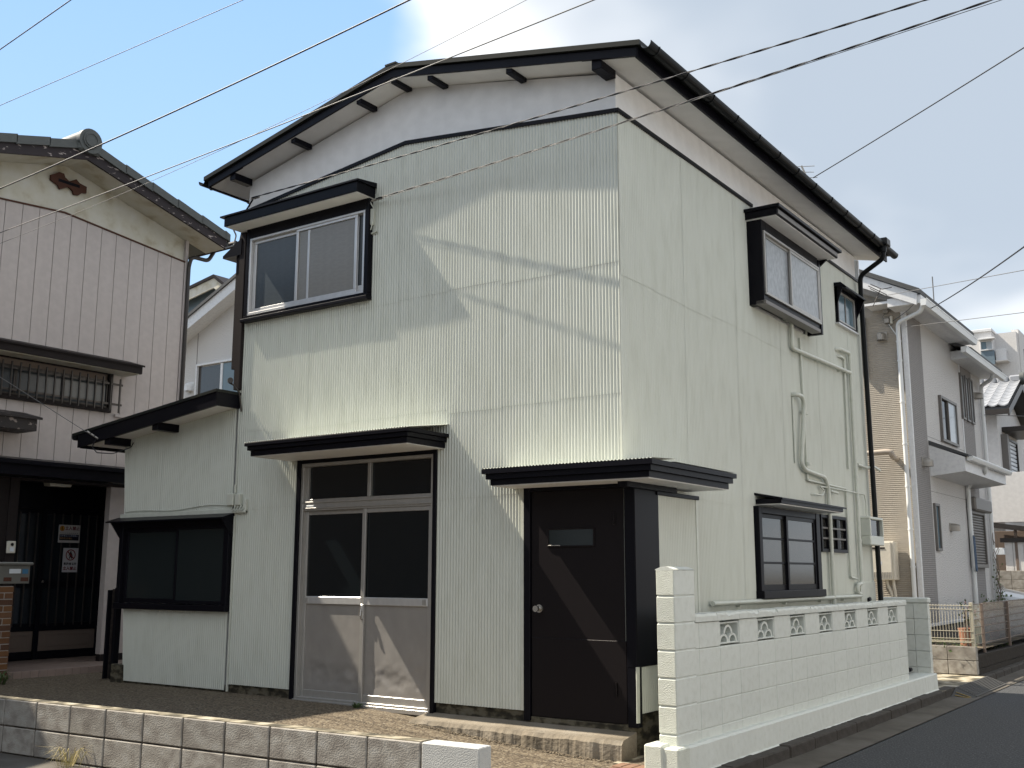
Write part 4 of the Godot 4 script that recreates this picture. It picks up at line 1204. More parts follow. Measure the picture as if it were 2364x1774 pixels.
func painted_wall() -> void:
	var o := thing("painted_block_wall", "pale green painted garden wall with scalloped openwork blocks along the street", "wall", Vector3(0.52, 0.05, -2.9))
	rng.seed = 11
	var X0 := 0.46
	var X1 := 0.58
	var core := MB.new()
	core.box(Vector3(0.475, 0.2, -5.90), Vector3(0.573, 0.93, 0.28), 0.0)
	put(o, "mortar_bed", core, M.painted1)
	core = MB.new()
	core.box(Vector3(0.455, 0.2, -0.015), Vector3(0.594, 1.52, 0.322), 0.0)
	put(o, "mortar_bed", core, M.painted1)
	# end pillar: a stack of single blocks and a rounded cap
	for c in 7:
		var y1: float = 1.53 - 0.198 * c
		var mb := MB.new()
		mb.box(Vector3(0.448, y1 - 0.192, -0.02), Vector3(0.600, y1, 0.33), 0.007)
		var bl := put(o, "pillar_block", mb, M.painted0)
		var fr := MB.new()
		fr.box(Vector3(0.452, y1 - 0.188, 0.322), Vector3(0.596, y1 - 0.004, 0.334), 0.004)
		put(bl, "split_face", fr, M.painted_rough)
	var cap := MB.new()
	var n := 8
	for i in n:
		var t0 := float(i) / n
		var t1 := float(i + 1) / n
		var a := Vector3(lerpf(0.445, 0.603, t0), 1.53 + 0.022 * sin(PI * t0), -0.02)
		var b := Vector3(lerpf(0.445, 0.603, t1), 1.53 + 0.022 * sin(PI * t1), -0.02)
		cap.quad(a, b, b + Vector3(0, 0, 0.354), a + Vector3(0, 0, 0.354), Vector3.UP)
		cap.quad(Vector3(a.x, 1.525, 0.334), Vector3(b.x, 1.525, 0.334), b + Vector3(0, 0, 0.354), a + Vector3(0, 0, 0.354), Vector3(0, 0, 1))
		cap.quad(Vector3(a.x, 1.525, -0.02), Vector3(b.x, 1.525, -0.02), b, a, Vector3(0, 0, -1))
	put(o, "pillar_cap", cap, M.painted0)
	# courses: the top one alternates plain halves and openwork blocks
	var rows := [[0.933, 1.127], [0.733, 0.926], [0.533, 0.726], [0.333, 0.526], [0.20, 0.326]]
	for r in rows.size():
		var z := -0.115
		var wide := 0.39
		var i := 0
		while z > -5.85:
			var z1: float = maxf(z - wide, -5.915)
			var hole := r == 0 and i % 2 == 1 and i <= 14
			if hole:
				openwork(o, z1 + 0.01, z - 0.004, rows[r][0] + 0.01, rows[r][1] - 0.012)
			else:
				var j := rng.randf_range(-0.0012, 0.0012)
				bx(o, "block", Vector3(X0, rows[r][0], z1 + 0.002), Vector3(X1 + j, rows[r][1], z - 0.0015), M["painted%d" % (rng.randi() % 2)], 0.004)
			z = z1
			i += 1
		bx(o, "block", Vector3(X0, rows[r][0], -0.113), Vector3(X1, rows[r][1], -0.022), M.painted0, 0.0025)
	# coping with chipped upper edges
	var zc := -0.03
	var k := 0
	while zc > -5.85:
		var l := rng.randf_range(0.36, 0.46)
		var z1: float = maxf(zc - l, -5.93)
		var mb := MB.new()
		var m := 8
		var prof := []
		for i in m + 1:
			var t := float(i) / m
			var chip := 0.012 * rng.randf() + (0.022 if rng.randf() < 0.12 else 0.0)
			var zz := lerpf(zc - 0.002, z1 + 0.002, t)
			var dy := rng.randf_range(-0.004, 0.004)
			prof.append([Vector3(0.445, 1.132, zz), Vector3(0.445, 1.19 + dy, zz), Vector3(0.592 - chip, 1.19 + dy, zz), Vector3(0.594, 1.178 - chip * 0.8, zz), Vector3(0.592, 1.132, zz)])
		for i in m:
			for q in 4:
				mb.quad(prof[i][q], prof[i + 1][q], prof[i + 1][q + 1], prof[i][q + 1], [Vector3.LEFT, Vector3.UP, Vector3(1, 1, 0), Vector3.RIGHT][q])
		for q in [0, m]:
			for w in range(1, 4):
				mb.flat(prof[q][0], prof[q][w], prof[q][w + 1], Vector3(0, 0, 1 if q == 0 else -1))
		put(o, "coping_stone", mb, M.painted0)
		zc = z1
		k += 1
	# footing: a thick rendered plinth with an uneven top edge
	var ft := MB.new()
	var fnz := noise(FastNoiseLite.TYPE_SIMPLEX_SMOOTH, 2.0, 4, 88)
	var pr := []
	var N := 120
	for i in N + 1:
		var z := lerpf(0.44, -6.93, float(i) / N)
		var a := 0.006 * fnz.get_noise_1d(z * 3.0)
		var b := 0.007 * fnz.get_noise_1d(z * 5.0 + 90)
		pr.append([Vector3(0.40, 0.262 + a, z), Vector3(0.635 + b, 0.262 + a, z), Vector3(0.65 + b, 0.248 + b, z), Vector3(0.658 + a, 0.07 + b, z), Vector3(0.668 + a, 0.062 + a * 1.5, z), Vector3(0.668, -0.1, z)])
	for i in N:
		for q in 5:
			ft.quad(pr[i][q], pr[i + 1][q], pr[i + 1][q + 1], pr[i][q + 1], [Vector3.UP, Vector3(1, 1, 0), Vector3.RIGHT, Vector3(1, 1, 0), Vector3.RIGHT][q])
	for w in range(1, 5):
		ft.flat(pr[N][0], pr[N][w], pr[N][w + 1], Vector3(0, 0, -1))
		ft.flat(pr[0][0], pr[0][w], pr[0][w + 1], Vector3(0, 0, 1))
	put(o, "footing", ft, M.painted0)
	for q in [[0.385, 0.535], [0.54, 0.66]]:
		var mb := MB.new()
		mb.box(Vector3(q[0], -0.06, 0.25), Vector3(q[1], 0.283 if q[0] < 0.5 else 0.268, 0.455 - 0.01 * (1 if q[0] > 0.5 else 0)), 0.012)
		put(o, "footing_block", mb, M.painted_rough)
	# return wall at the far end
	var rz := [-5.96, -6.90]
	for c in 5:
		var y1: float = 1.13 - 0.2 * c
		bx(o, "return_block", Vector3(-0.02, y1 - 0.196, -6.98), Vector3(0.42, y1, -6.88), M.painted1, 0.003)
		bx(o, "return_block", Vector3(0.424, y1 - 0.196, -6.98), Vector3(0.60, y1, -6.88), M.painted0, 0.003)
	bx(o, "return_coping", Vector3(-0.02, 1.132, -7.0), Vector3(0.615, 1.20, -6.865), M.painted0, 0.012)
	var dark := MB.new()
	rng.seed = 91
	for i in 26:
		var c := Vector3(rng.randf_range(0.15, 0.52), 0.27 + rng.randf() * 0.05, rng.randf_range(-6.6, -6.2))
		dark.box(c - Vector3(0.06, 0.03, 0.05), c + Vector3(0.06, 0.02, 0.05), 0.012, Transform3D(Basis(Vector3(rng.randf(), rng.randf(), 1).normalized(), 0.3 * rng.randf()), Vector3.ZERO))
	tag(put(self, "rubbish_heap", dark, M.black), "black sacking left in the gap of the painted wall", "sack")

# ---------------------------------------------------------------- beige neighbour on the left
func left_house() -> void:
	const X := -8.27
	var o := thing("beige_house", "beige board-clad house with peeling brown bargeboards on the left", "house", Vector3(-11, 0.3, 0.2))
	var core := MB.new()
	core.prism([Vector3(X - 0.03, 2.72, -1.95), Vector3(X - 0.03, 2.72, 2.4), Vector3(X - 0.03, 6.26, 2.4), Vector3(X - 0.03, 6.86, 0.0), Vector3(X - 0.03, 6.34, -1.95)], Vector3(-6, 0, 0))
	put(o, "plaster_gable", core, M.plaster_old)
	var low := MB.new()
	low.box(Vector3(-9.25, 0.2, -1.95), Vector3(-14, 2.75, 2.4), 0.0)
	low.box(Vector3(X - 0.10, 0.2, -1.95), Vector3(-9.25, 2.75, -1.66), 0.0)
	low.box(Vector3(X - 0.02, 0.2, 0.34), Vector3(-9.25, 2.75, 2.4), 0.0)
	put(o, "lower_wall", low, M.brown_dark)
	bx(o, "porch_jamb", Vector3(X - 0.10, 0.46, -1.945), Vector3(X + 0.006, 2.66, -0.965), M.board_beige, 0.003)
	bx(o, "porch_jamb_foot", Vector3(X - 0.09, 0.25, -1.94), Vector3(X, 0.46, -0.97), M.brown_dark, 0.003)
	# boards
	var z := -1.93
	var trim := func(zz: float) -> float: return 6.15 - (0.105 if zz < 0 else -0.08) * absf(zz) if zz < 0 else 6.15 - 0.075 * zz
	while z < 2.35:
		var z1 := minf(z + 0.2275, 2.4)
		var mb := MB.new()
		var ya: float = trim.call(z + 0.004)
		var yb: float = trim.call(z1 - 0.004)
		mb.prism([Vector3(X - 0.025, 2.74, z + 0.004), Vector3(X - 0.025, 2.74, z1 - 0.004), Vector3(X - 0.025, yb, z1 - 0.004), Vector3(X - 0.025, ya, z + 0.004)], Vector3(0.025, 0, 0))
		put(o, "siding_board", mb, M.board_beige)
		z = z1
	bx(o, "joint_backing", Vector3(X - 0.024, 2.74, -1.92), Vector3(X - 0.012, 5.94, 2.39), M.brown_dark, 0.0)
	var tm := MB.new()
	tm.bar(Vector3(X + 0.004, 6.155, 0.0), Vector3(X + 0.004, 5.955, -1.94), 0.02, 0.02)
	tm.bar(Vector3(X + 0.004, 6.155, 0.0), Vector3(X + 0.004, 5.975, 2.4), 0.02, 0.02)
	put(o, "board_trim", tm, M.rust_iron)
	bx(o, "corner_board", Vector3(X - 0.05, 0.4, -1.985), Vector3(X + 0.014, 6.36, -1.935), M.board_beige, 0.002)
	# roof with its verge tiles
	var rf := MB.new()
	rf.prism([Vector3(-7.86, 6.93, 0.0), Vector3(-7.86, 6.30, -2.38), Vector3(-7.86, 6.22, -2.38), Vector3(-7.86, 6.85, 0.0), Vector3(-7.86, 6.15, 2.72), Vector3(-7.86, 6.25, 2.72)], Vector3(-6.5, 0, 0))
	put(o, "roof", rf, M.roof_tile)
	for s in [-1.0, 1.0]:
		var sl: float = 0.266 if s < 0 else 0.255
		for k in 6:
			var a := 0.12 + 0.43 * k
			var b := minf(a + 0.44, 2.36 if s < 0 else 2.75)
			if b <= a: continue
			var mb := MB.new()
			var y := func(t: float, d: float) -> Vector3: return Vector3(-7.80, 7.03 - sl * t + d, s * t)
			mb.prism([y.call(a, 0.012), y.call(b, -0.004), y.call(b, -0.115), y.call(a, -0.10)], Vector3(-0.34, 0, 0))
			put(o, "verge_tile", mb, M.roof_tile)
		var bb := MB.new()
		var e: float = 2.32 if s < 0 else 2.7
		bb.prism([Vector3(-7.83, 6.93, 0), Vector3(-7.83, 6.93 - sl * e, s * e), Vector3(-7.83, 6.79 - sl * e, s * e), Vector3(-7.83, 6.79, 0)], Vector3(-0.035, 0, 0))
		put(o, "barge_board", bb, M.peeling)
		var so := MB.new()
		so.prism([Vector3(-7.86, 6.82, 0), Vector3(-7.86, 6.82 - sl * e, s * e), Vector3(-7.86, 6.80 - sl * e, s * e), Vector3(-7.86, 6.80, 0)], Vector3(-0.43, 0, 0))
		put(o, "soffit", so, M.plaster_old)
	var oni := MB.new()
	oni.tube([Vector3(-7.84, 7.02, 0.02), Vector3(-7.76, 7.02, 0.02)], 0.165, 24)
	oni.tube([Vector3(-7.76, 7.03, 0.02), Vector3(-7.745, 7.03, 0.02)], 0.115, 24)
	oni.box(Vector3(-7.86, 6.86, -0.15), Vector3(-7.765, 6.98, 0.18), 0.03)
	var on := put(o, "ridge_end_tile", oni, M.roof_tile)
	var ring := MB.new()
	var pts := []
	for i in 25:
		pts.append(Vector3(-7.742, 7.03 + 0.085 * sin(TAU * i / 24), 0.02 + 0.085 * cos(TAU * i / 24)))
	ring.tube(pts, 0.007, 6)
	put(on, "tile_ring", ring, M.roof_tile)
	var rl := MB.new()
	rl.tube([Vector3(-7.84, 7.08, 0.02), Vector3(-14, 7.12, 0.02)], 0.11, 12)
	put(o, "ridge_tiles", rl, M.roof_tile)
	# rear eave: gutter end, broken bracket and drainpipe
	var g := MB.new()
	g.tube([Vector3(-7.76, 6.27, -2.44), Vector3(-14, 6.27, -2.44)], 0.05, 10)
	put(o, "gutter", g, M.brown_dark)
	pipe(o, "drainpipe", [Vector3(-8.2, 6.22, -2.40), Vector3(-8.2, 6.05, -2.30), Vector3(-8.2, 6.04, -2.0), Vector3(-8.24, 5.9, -1.99), Vector3(-8.24, 0.3, -1.99)], 0.03, M.bronze)
	pipe(o, "loose_wire", [Vector3(-7.79, 6.52, -2.37), Vector3(-7.76, 6.40, -2.43), Vector3(-7.77, 6.24, -2.40), Vector3(-7.80, 6.17, -2.27)], 0.012, M.cable_grey, 6)
	# wrought vent ornament on the gable
	var q := MB.new()
	var pz := func(zz: float, yy: float) -> Vector3: return Vector3(X - 0.02, 6.555 + yy, -0.025 - zz)
	var outline := [[-0.26, 0.05], [-0.20, 0.085], [-0.15, 0.12], [-0.08, 0.12], [-0.06, 0.075], [0.0, 0.04], [0.06, 0.075], [0.10, 0.10], [0.15, 0.06], [0.20, 0.05], [0.26, 0.04], [0.26, -0.05], [0.20, -0.06], [0.15, -0.11], [0.08, -0.12], [0.06, -0.075], [0.0, -0.04], [-0.06, -0.075], [-0.12, -0.11], [-0.16, -0.06], [-0.26, -0.02]]
	var op := []
	for e in outline:
		op.append(pz.call(e[0], e[1]))
	q.prism(op, Vector3(0.03, 0, 0))
	var orn := put(o, "vent_ornament", q, M.rust_iron)
	var sl2 := MB.new()
	sl2.box(Vector3(X + 0.008, 6.545, -0.18), Vector3(X + 0.013, 6.585, 0.13), 0.001)
	put(orn, "vent_slot", sl2, M.black)
	# barred window with canopy
	var w := frame(o, "barred_window", "x", -0.86, 1.2, 3.60, 4.17, X - 0.02, X + 0.05, 0.06, M.brown_dark)
	wb(w, "window_back", "x", -0.82, 1.16, 3.64, 4.13, X - 0.02, X + 0.002, M.wood_brown, 0.0)  # stands in for the dark room behind the sashes, in plain brown
	for k in 3:
		var z0: float = -0.80 + 0.65 * k
		frame(w, "sash", "x", z0, z0 + 0.65, 3.66, 4.03, X + 0.004, X + 0.03, 0.022, M.bronze)
		wb(w, "pane", "x", z0 + 0.022, z0 + 0.628, 3.68, 4.01, X + 0.008, X + 0.014, M.glass_frost, 0.0)
	for k in 17:
		wb(w, "bar", "x", -0.79 + 0.116 * k - 0.009, -0.79 + 0.116 * k + 0.009, 3.62, 4.06, X + 0.10, X + 0.122, M.bronze, 0.003)
	for y in [3.71, 3.98]:
		wb(w, "bar_rail", "x", -0.98, 1.2, y - 0.014, y + 0.014, X + 0.085, X + 0.10, M.bronze, 0.002)
	wb(w, "bar", "x", -0.945, -0.925, 3.60, 4.06, X + 0.09, X + 0.11, M.bronze, 0.003)
	var c := MB.new()
	c.prism([Vector3(X, 4.345, -1.12), Vector3(X + 0.36, 4.245, -1.12), Vector3(X + 0.36, 4.22, -1.12), Vector3(X, 4.31, -1.12)], Vector3(0, 0, 2.6))
	c.box(Vector3(X, 4.13, -1.10), Vector3(X + 0.335, 4.23, 1.4), 0.003)
	var cn := put(o, "window_canopy", c, M.brown_dark)
	bx(cn, "soffit", Vector3(X, 4.122, -1.07), Vector3(X + 0.31, 4.14, 1.37), M.plaster_old, 0.0)
	var c2 := MB.new()
	c2.prism([Vector3(X, 3.46, 0.33), Vector3(X + 0.42, 3.36, 0.33), Vector3(X + 0.42, 3.33, 0.33), Vector3(X, 3.42, 0.33)], Vector3(0, 0, 1.8))
	c2.box(Vector3(X, 3.19, 0.38), Vector3(X + 0.39, 3.345, 2.0), 0.003)
	put(o, "window_canopy", c2, M.peel_dark)
	bx(o, "wall_conduit", Vector3(X, 3.555, -1.5), Vector3(X + 0.04, 3.595, -0.93), M.board_beige, 0.004)
	# porch: roof, beam, posts, ceiling light
	var pr := MB.new()
	pr.prism([Vector3(X, 2.90, -1.75), Vector3(X + 0.34, 2.84, -1.75), Vector3(X + 0.34, 2.79, -1.75), Vector3(X, 2.82, -1.75)], Vector3(0, 0, 2.6))
	pr.box(Vector3(X, 2.655, -1.72), Vector3(X + 0.30, 2.80, 0.80), 0.004)
	put(o, "porch_roof", pr, M.black)
	bx(o, "porch_beam", Vector3(X - 0.10, 2.62, -1.66), Vector3(X + 0.012, 2.70, 0.34), M.brown_dark)
	bx(o, "porch_ceiling", Vector3(-9.25, 2.70, -1.66), Vector3(X - 0.10, 2.73, 0.34), M.board_beige, 0.0)
	bx(o, "porch_post", Vector3(X - 0.11, 0.3, 0.31), Vector3(X + 0.01, 2.65, 0.43), M.brown_dark)
	var lp := MB.new()
	lp.prism([Vector3(-8.50, 2.72, -0.20), Vector3(-8.50, 2.60, -0.24), Vector3(-8.50, 2.60, -0.53), Vector3(-8.50, 2.72, -0.57)], Vector3(-0.14, 0, 0))
	put(o, "porch_light", lp, M.cream)
	# sliding lattice door in the alcove
	const D := -9.2
	var fr := MB.new()
	fr.box(Vector3(D - 0.05, 0.36, -1.64), Vector3(D + 0.04, 2.70, -1.56), 0.003)
	fr.box(Vector3(D - 0.05, 0.36, 0.26), Vector3(D + 0.04, 2.70, 0.34), 0.003)
	fr.box(Vector3(D - 0.05, 2.34, -1.56), Vector3(D + 0.04, 2.70, 0.26), 0.003)
	var dn := put(o, "lattice_door", fr, M.black)
	for k in 2:
		var z0: float = [-1.56, -0.68][k]
		var z1: float = [-0.58, 0.26][k]
		var d: float = D + [0.0, -0.03][k]
		var lf := MB.new()
		lf.box(Vector3(d, 0.38, z0), Vector3(d + 0.03, 2.34, z0 + 0.07), 0.003)
		lf.box(Vector3(d, 0.38, z1 - 0.07), Vector3(d + 0.03, 2.34, z1), 0.003)
		for r in [[0.38, 0.48], [0.74, 0.84], [1.30, 1.40], [2.27, 2.34]]:
			lf.box(Vector3(d, r[0], z0 + 0.07), Vector3(d + 0.028, r[1], z1 - 0.07), 0.002)
		var leaf := put(dn, "door_leaf", lf, M.black)
		wb(leaf, "pane", "x", z0 + 0.07, z1 - 0.07, 0.84, 1.30, d + 0.006, d + 0.01, M.glass_door, 0.0)
		wb(leaf, "pane", "x", z0 + 0.07, z1 - 0.07, 1.40, 2.27, d + 0.006, d + 0.01, M.glass_door, 0.0)
		wb(leaf, "kick_panel", "x", z0 + 0.07, z1 - 0.07, 0.48, 0.74, d + 0.006, d + 0.014, M.wood_brown, 0.002)
		frame(leaf, "panel_moulding", "x", z0 + 0.16, z1 - 0.16, 0.53, 0.69, d + 0.014, d + 0.020, 0.012, M.wood_brown, 0.002)
		for b in 6:
			var zz: float = lerpf(z0 + 0.07, z1 - 0.07, (b + 0.7) / 6.4)
			wb(leaf, "bar", "x", zz - 0.010, zz + 0.010, 0.80, 2.29, d + 0.03, d + 0.045, M.bronze, 0.003)
	var kn := MB.new()
	kn.tube([Vector3(D + 0.03, 1.38, -0.64), Vector3(D + 0.045, 1.38, -0.64)], 0.018, 12)
	kn.box(Vector3(D + 0.03, 1.20, -1.535), Vector3(D + 0.04, 1.30, -1.52), 0.002)
	put(dn, "lock", kn, M.steel)
	# tiled step
	var st := MB.new()
	st.box(Vector3(-9.2, 0.22, -1.66), Vector3(-7.735, 0.366, 0.75), 0.004)
	var sn := put(o, "porch_step", st, M.porch_grout)
	var zz := 0.74
	while zz > -1.6:
		bx(sn, "step_tile", Vector3(-7.738, 0.262, zz - 0.104), Vector3(-7.726, 0.368, zz), M.porch_tile, 0.002)
		zz -= 0.108
	for i in 4:
		for j in 7:
			bx(sn, "floor_tile", Vector3(-7.74 - 0.36 * i - 0.355, 0.364, 0.74 - 0.34 * j - 0.335), Vector3(-7.74 - 0.36 * i, 0.372, 0.74 - 0.34 * j), M.porch_tile, 0.002)
	# things on the porch
	sign_one(D + 0.055)
	sign_two(D + 0.055)
	var ic := thing("intercom", "cream doorbell camera on the dark porch post", "intercom", Vector3(X + 0.012, 1.73, 0.375))
	bx(ic, "housing", Vector3(X + 0.012, 1.73, 0.32), Vector3(X + 0.04, 1.875, 0.43), M.cream, 0.006)
	var le := MB.new()
	le.tube([Vector3(X + 0.04, 1.835, 0.372), Vector3(X + 0.05, 1.835, 0.372)], 0.018, 14)
	put(ic, "lens", le, M.glass_dark)
	bx(ic, "speaker_plate", Vector3(X + 0.038, 1.75, 0.345), Vector3(X + 0.042, 1.80, 0.395), M.label_white, 0.002)
	# brick gate pillar and mailbox
	var pl := thing("brick_pillar", "low brown brick gate pillar under the steel mailbox", "pillar", Vector3(-7.75, 0.3, 0.9))
	bx(pl, "mortar_core", Vector3(-7.95, 0.2, 0.675), Vector3(-7.606, 1.345, 1.11), M.porch_grout, 0.0)
	rng.seed = 47
	for r in 15:
		var y := 0.275 + 0.0715 * r
		var off := 0.0 if r % 2 == 0 else 0.105
		for b in 3:
			var z0: float = 0.67 + 0.218 * b - (off if b > 0 else 0.0)
			var z1: float = minf(0.67 + 0.218 * (b + 1) - 0.010 - off, 1.115)
			if z1 - z0 < 0.02: continue
			bx(pl, "brick", Vector3(-7.70, y, z0), Vector3(-7.60 + rng.randf_range(-0.002, 0.002), y + 0.062, z1), M["brick%d" % rng.randi_range(0, 3)], 0.004)
		bx(pl, "brick", Vector3(-7.95, y, 0.668), Vector3(-7.71, y + 0.062, 0.75), M["brick%d" % (r % 4)], 0.004)
	var mbx := thing("mailbox", "brushed steel mailbox with a small blue label on the brick pillar", "mailbox", Vector3(-7.7, 1.37, 0.68))
	bx(mbx, "box", Vector3(-7.80, 1.372, 0.50), Vector3(-7.585, 1.585, 0.87), M.mail_steel, 0.006)
	bx(mbx, "lid", Vector3(-7.83, 1.58, 0.475), Vector3(-7.555, 1.617, 0.895), M.mail_steel, 0.01)
	bx(mbx, "name_plate", Vector3(-7.585, 1.488, 0.615), Vector3(-7.578, 1.540, 0.755), M.label_white, 0.002)
	bx(mbx, "blue_label", Vector3(-7.585, 1.485, 0.525), Vector3(-7.580, 1.54, 0.595), M.label_blue, 0.001)
	bx(mbx, "lock_plate", Vector3(-7.585, 1.40, 0.515), Vector3(-7.580, 1.445, 0.61), M.rust_iron, 0.002)
	bx(mbx, "lock_plate", Vector3(-7.585, 1.40, 0.72), Vector3(-7.580, 1.445, 0.815), M.rust_iron, 0.002)
	# iron post by the lean-to
	var ip := thing("iron_post", "black iron channel post standing beside the green lean-to", "post", Vector3(-6.87, 0.3, -0.15))
	bx(ip, "web", Vector3(-6.95, 0.28, -0.20), Vector3(-6.80, 1.31, -0.17), M.rust_black, 0.003)
	bx(ip, "flange", Vector3(-6.83, 0.28, -0.20), Vector3(-6.79, 1.325, -0.12), M.black, 0.003)
	bx(ip, "flange", Vector3(-6.97, 0.28, -0.20), Vector3(-6.945, 1.30, -0.12), M.black, 0.003)

# kanji as strokes on a ten by ten grid
const KANJI := {
	"立": [5,0,5,2, 1,2.5,9,2.5, 3,4,3.8,7.5, 7,4,6.2,7.5, 0.5,9,9.5,9],
	"入": [4,0.5,5,2, 5,2,4,5, 4,5,0.5,9.5, 5,2,6.5,6, 6.5,6,9.5,9.5],
	"禁": [0.5,1.8,4.5,1.8, 2.5,0.3,2.5,5, 2.5,2,0.5,4.5, 2.5,2,4.3,4.2, 5.5,1.8,9.5,1.8, 7.5,0.3,7.5,5, 7.5,2,5.6,4.4, 7.5,2,9.5,4.5, 2.5,5.8,7.5,5.8, 0.8,7.2,9.2,7.2, 5,7.2,5,9.8, 3,8,1.5,9.5, 7,8,8.5,9.5],
	"止": [5,0.5,5,9, 5,4,9,4, 2,4,2,9, 0.5,9,9.5,9],
	"契": [0.5,1.5,4.5,1.5, 0.8,3,4.2,3, 0.5,4.5,4.8,4.5, 2.5,0.3,2.5,5.5, 5.3,1.2,9,1.2, 9,1.2,8.6,5, 8.6,5,7.8,5, 7,1.2,5.5,5, 0.5,6.5,9.5,6.5, 5,5.5,4.5,7.5, 4.5,7.5,0.8,9.8, 5,7,9.2,9.8],
	"約": [2.5,0.3,1,2.2, 1,2.2,3,3.5, 3.5,1.5,1,5, 0.8,5,4,4.8, 2.5,5,2.5,9.5, 1.2,6.5,0.6,8.5, 3.6,6.5,4.2,8.2, 6,0.5,5,3.5, 5.5,2.2,9.3,2.2, 9.3,2.2,9,9, 9,9,7.8,8.8, 6.2,4.5,7.2,6],
	"者": [1.5,2,7,2, 4.2,0.3,4.2,4, 0.5,4,9.5,4, 8.5,0.8,1,6.5, 3.2,5.5,7.8,5.5, 3.2,5.5,3.2,9.7, 7.8,5.5,7.8,9.7, 3.2,7.5,7.8,7.5, 3.2,9.6,7.8,9.6],
	"以": [2,1,2,7.5, 2,7.5,4.3,6.3, 3.8,2,4.8,3.8, 8,0.8,7.3,5.5, 7.3,5.5,3.8,9.7, 6.5,6.5,9.2,9.6],
	"外": [2.8,0.5,0.6,4.5, 2,2.3,4.8,2.3, 4.8,2.3,3.8,6, 3.8,6,0.8,9.6, 2,4.2,3.4,5.6, 7,0.3,7,9.8, 7,3.5,9.2,5.3],
}

func stroke(img: Image, a: Vector2, b: Vector2, w: float, c: Color) -> void:
	var n := int(a.distance_to(b)) + 1
	for i in n + 1:
		var p := a.lerp(b, float(i) / n)
		img.fill_rect(Rect2i(int(p.x - w / 2), int(p.y - w / 2), maxi(1, int(w)), maxi(1, int(w))), c)

func write_text(img: Image, s: String, x: float, y: float, sz: float, gap: float, w: float, c: Color) -> void:
	for ch in s:
		var k: Array = KANJI[ch]
		for i in range(0, k.size(), 4):
			stroke(img, Vector2(x + k[i] * sz / 10, y + k[i + 1] * sz / 10), Vector2(x + k[i + 2] * sz / 10, y + k[i + 3] * sz / 10), w, c)
		x += sz + gap

func ring_man(img: Image, c: Vector2, r: float, col: Color, body: Color, fill: Color) -> void:
	for y in range(int(c.y - r), int(c.y + r) + 1):
		for x in range(int(c.x - r), int(c.x + r) + 1):
			var d := Vector2(x, y).distance_to(c)
			if d < r: img.set_pixel(x, y, col if d > r * 0.82 else fill)
	img.fill_rect(Rect2i(int(c.x - r * 0.13), int(c.y - r * 0.66), int(r * 0.28), int(r * 0.28)), body)
	stroke(img, c + Vector2(0, -r * 0.25), c + Vector2(0, r * 0.2), r * 0.36, body)
	stroke(img, c + Vector2(-r * 0.05, r * 0.15), c + Vector2(-r * 0.22, r * 0.62), r * 0.18, body)
	stroke(img, c + Vector2(r * 0.05, r * 0.15), c + Vector2(r * 0.25, r * 0.6), r * 0.18, body)
	stroke(img, c + Vector2(-r * 0.15, -r * 0.25), c + Vector2(-r * 0.36, r * 0.1), r * 0.13, body)
	stroke(img, c + Vector2(r * 0.15, -r * 0.25), c + Vector2(r * 0.36, r * 0.1), r * 0.13, body)
	stroke(img, c + Vector2(-r, -r) * 0.62, c + Vector2(r, r) * 0.62, r * 0.17, col)

func sign_plate(o: Node, img: Image, x: float, z0: float, z1: float, y0: float, y1: float) -> void:
	bx(o, "plate", Vector3(x - 0.004, y0, z0), Vector3(x, y1, z1), M.label_white, 0.001)
	var st := SurfaceTool.new()
	st.begin(Mesh.PRIMITIVE_TRIANGLES)
	var q := [[z1, y1, 0.0, 0.0], [z0, y1, 1.0, 0.0], [z0, y0, 1.0, 1.0], [z1, y1, 0.0, 0.0], [z0, y0, 1.0, 1.0], [z1, y0, 0.0, 1.0]]
	for e in q:
		st.set_normal(Vector3.RIGHT)
		st.set_uv(Vector2(e[2], e[3]))
		st.add_vertex(Vector3(0, e[1] - (y0 + y1) / 2, e[0] - (z0 + z1) / 2))
	var m := StandardMaterial3D.new()
	m.albedo_texture = ImageTexture.create_from_image(img)
	m.albedo_color = Color(0.86, 0.86, 0.86)
	m.roughness = 0.5
	m.cull_mode = BaseMaterial3D.CULL_DISABLED
	place(o, "print", st.commit(), m, Transform3D(Basis.IDENTITY, Vector3(x + 0.002, (y0 + y1) / 2, (z0 + z1) / 2)))

func sign_one(x: float) -> void:
	var o := thing("door_sign", "upper sign on the dark door, white with a yellow emblem and a navy band", "sign", Vector3(x, 1.9, -0.97))
	var img := Image.create(300, 224, false, Image.FORMAT_RGB8)
	img.fill(Color(0.90, 0.88, 0.86))
	ring_man(img, Vector2(46, 46), 34, Color(0.75, 0.42, 0.08), Color(0.2, 0.12, 0.1), Color(0.88, 0.68, 0.2))
	write_text(img, "立入禁止", 88, 18, 47, 5, 6, Color(0.45, 0.07, 0.10))
	var f := 14.0
	for i in 9:
		stroke(img, Vector2(24 + i * 29, 102), Vector2(24 + i * 29 + f, 102), 3, Color(0.15, 0.15, 0.2))
		stroke(img, Vector2(26 + i * 29, 107), Vector2(26 + i * 29 + f, 107), 3, Color(0.15, 0.15, 0.2))
	img.fill_rect(Rect2i(14, 120, 272, 74), Color(0.05, 0.07, 0.16))
	write_text(img, "以外者立入以約者禁止", 24, 126, 22, 3, 3, Color(0.75, 0.78, 0.85))
	write_text(img, "契約者以外禁止", 24, 158, 22, 3, 3, Color(0.75, 0.6, 0.4))
	sign_plate(o, img, x, -1.13, -0.81, 1.90, 2.14)

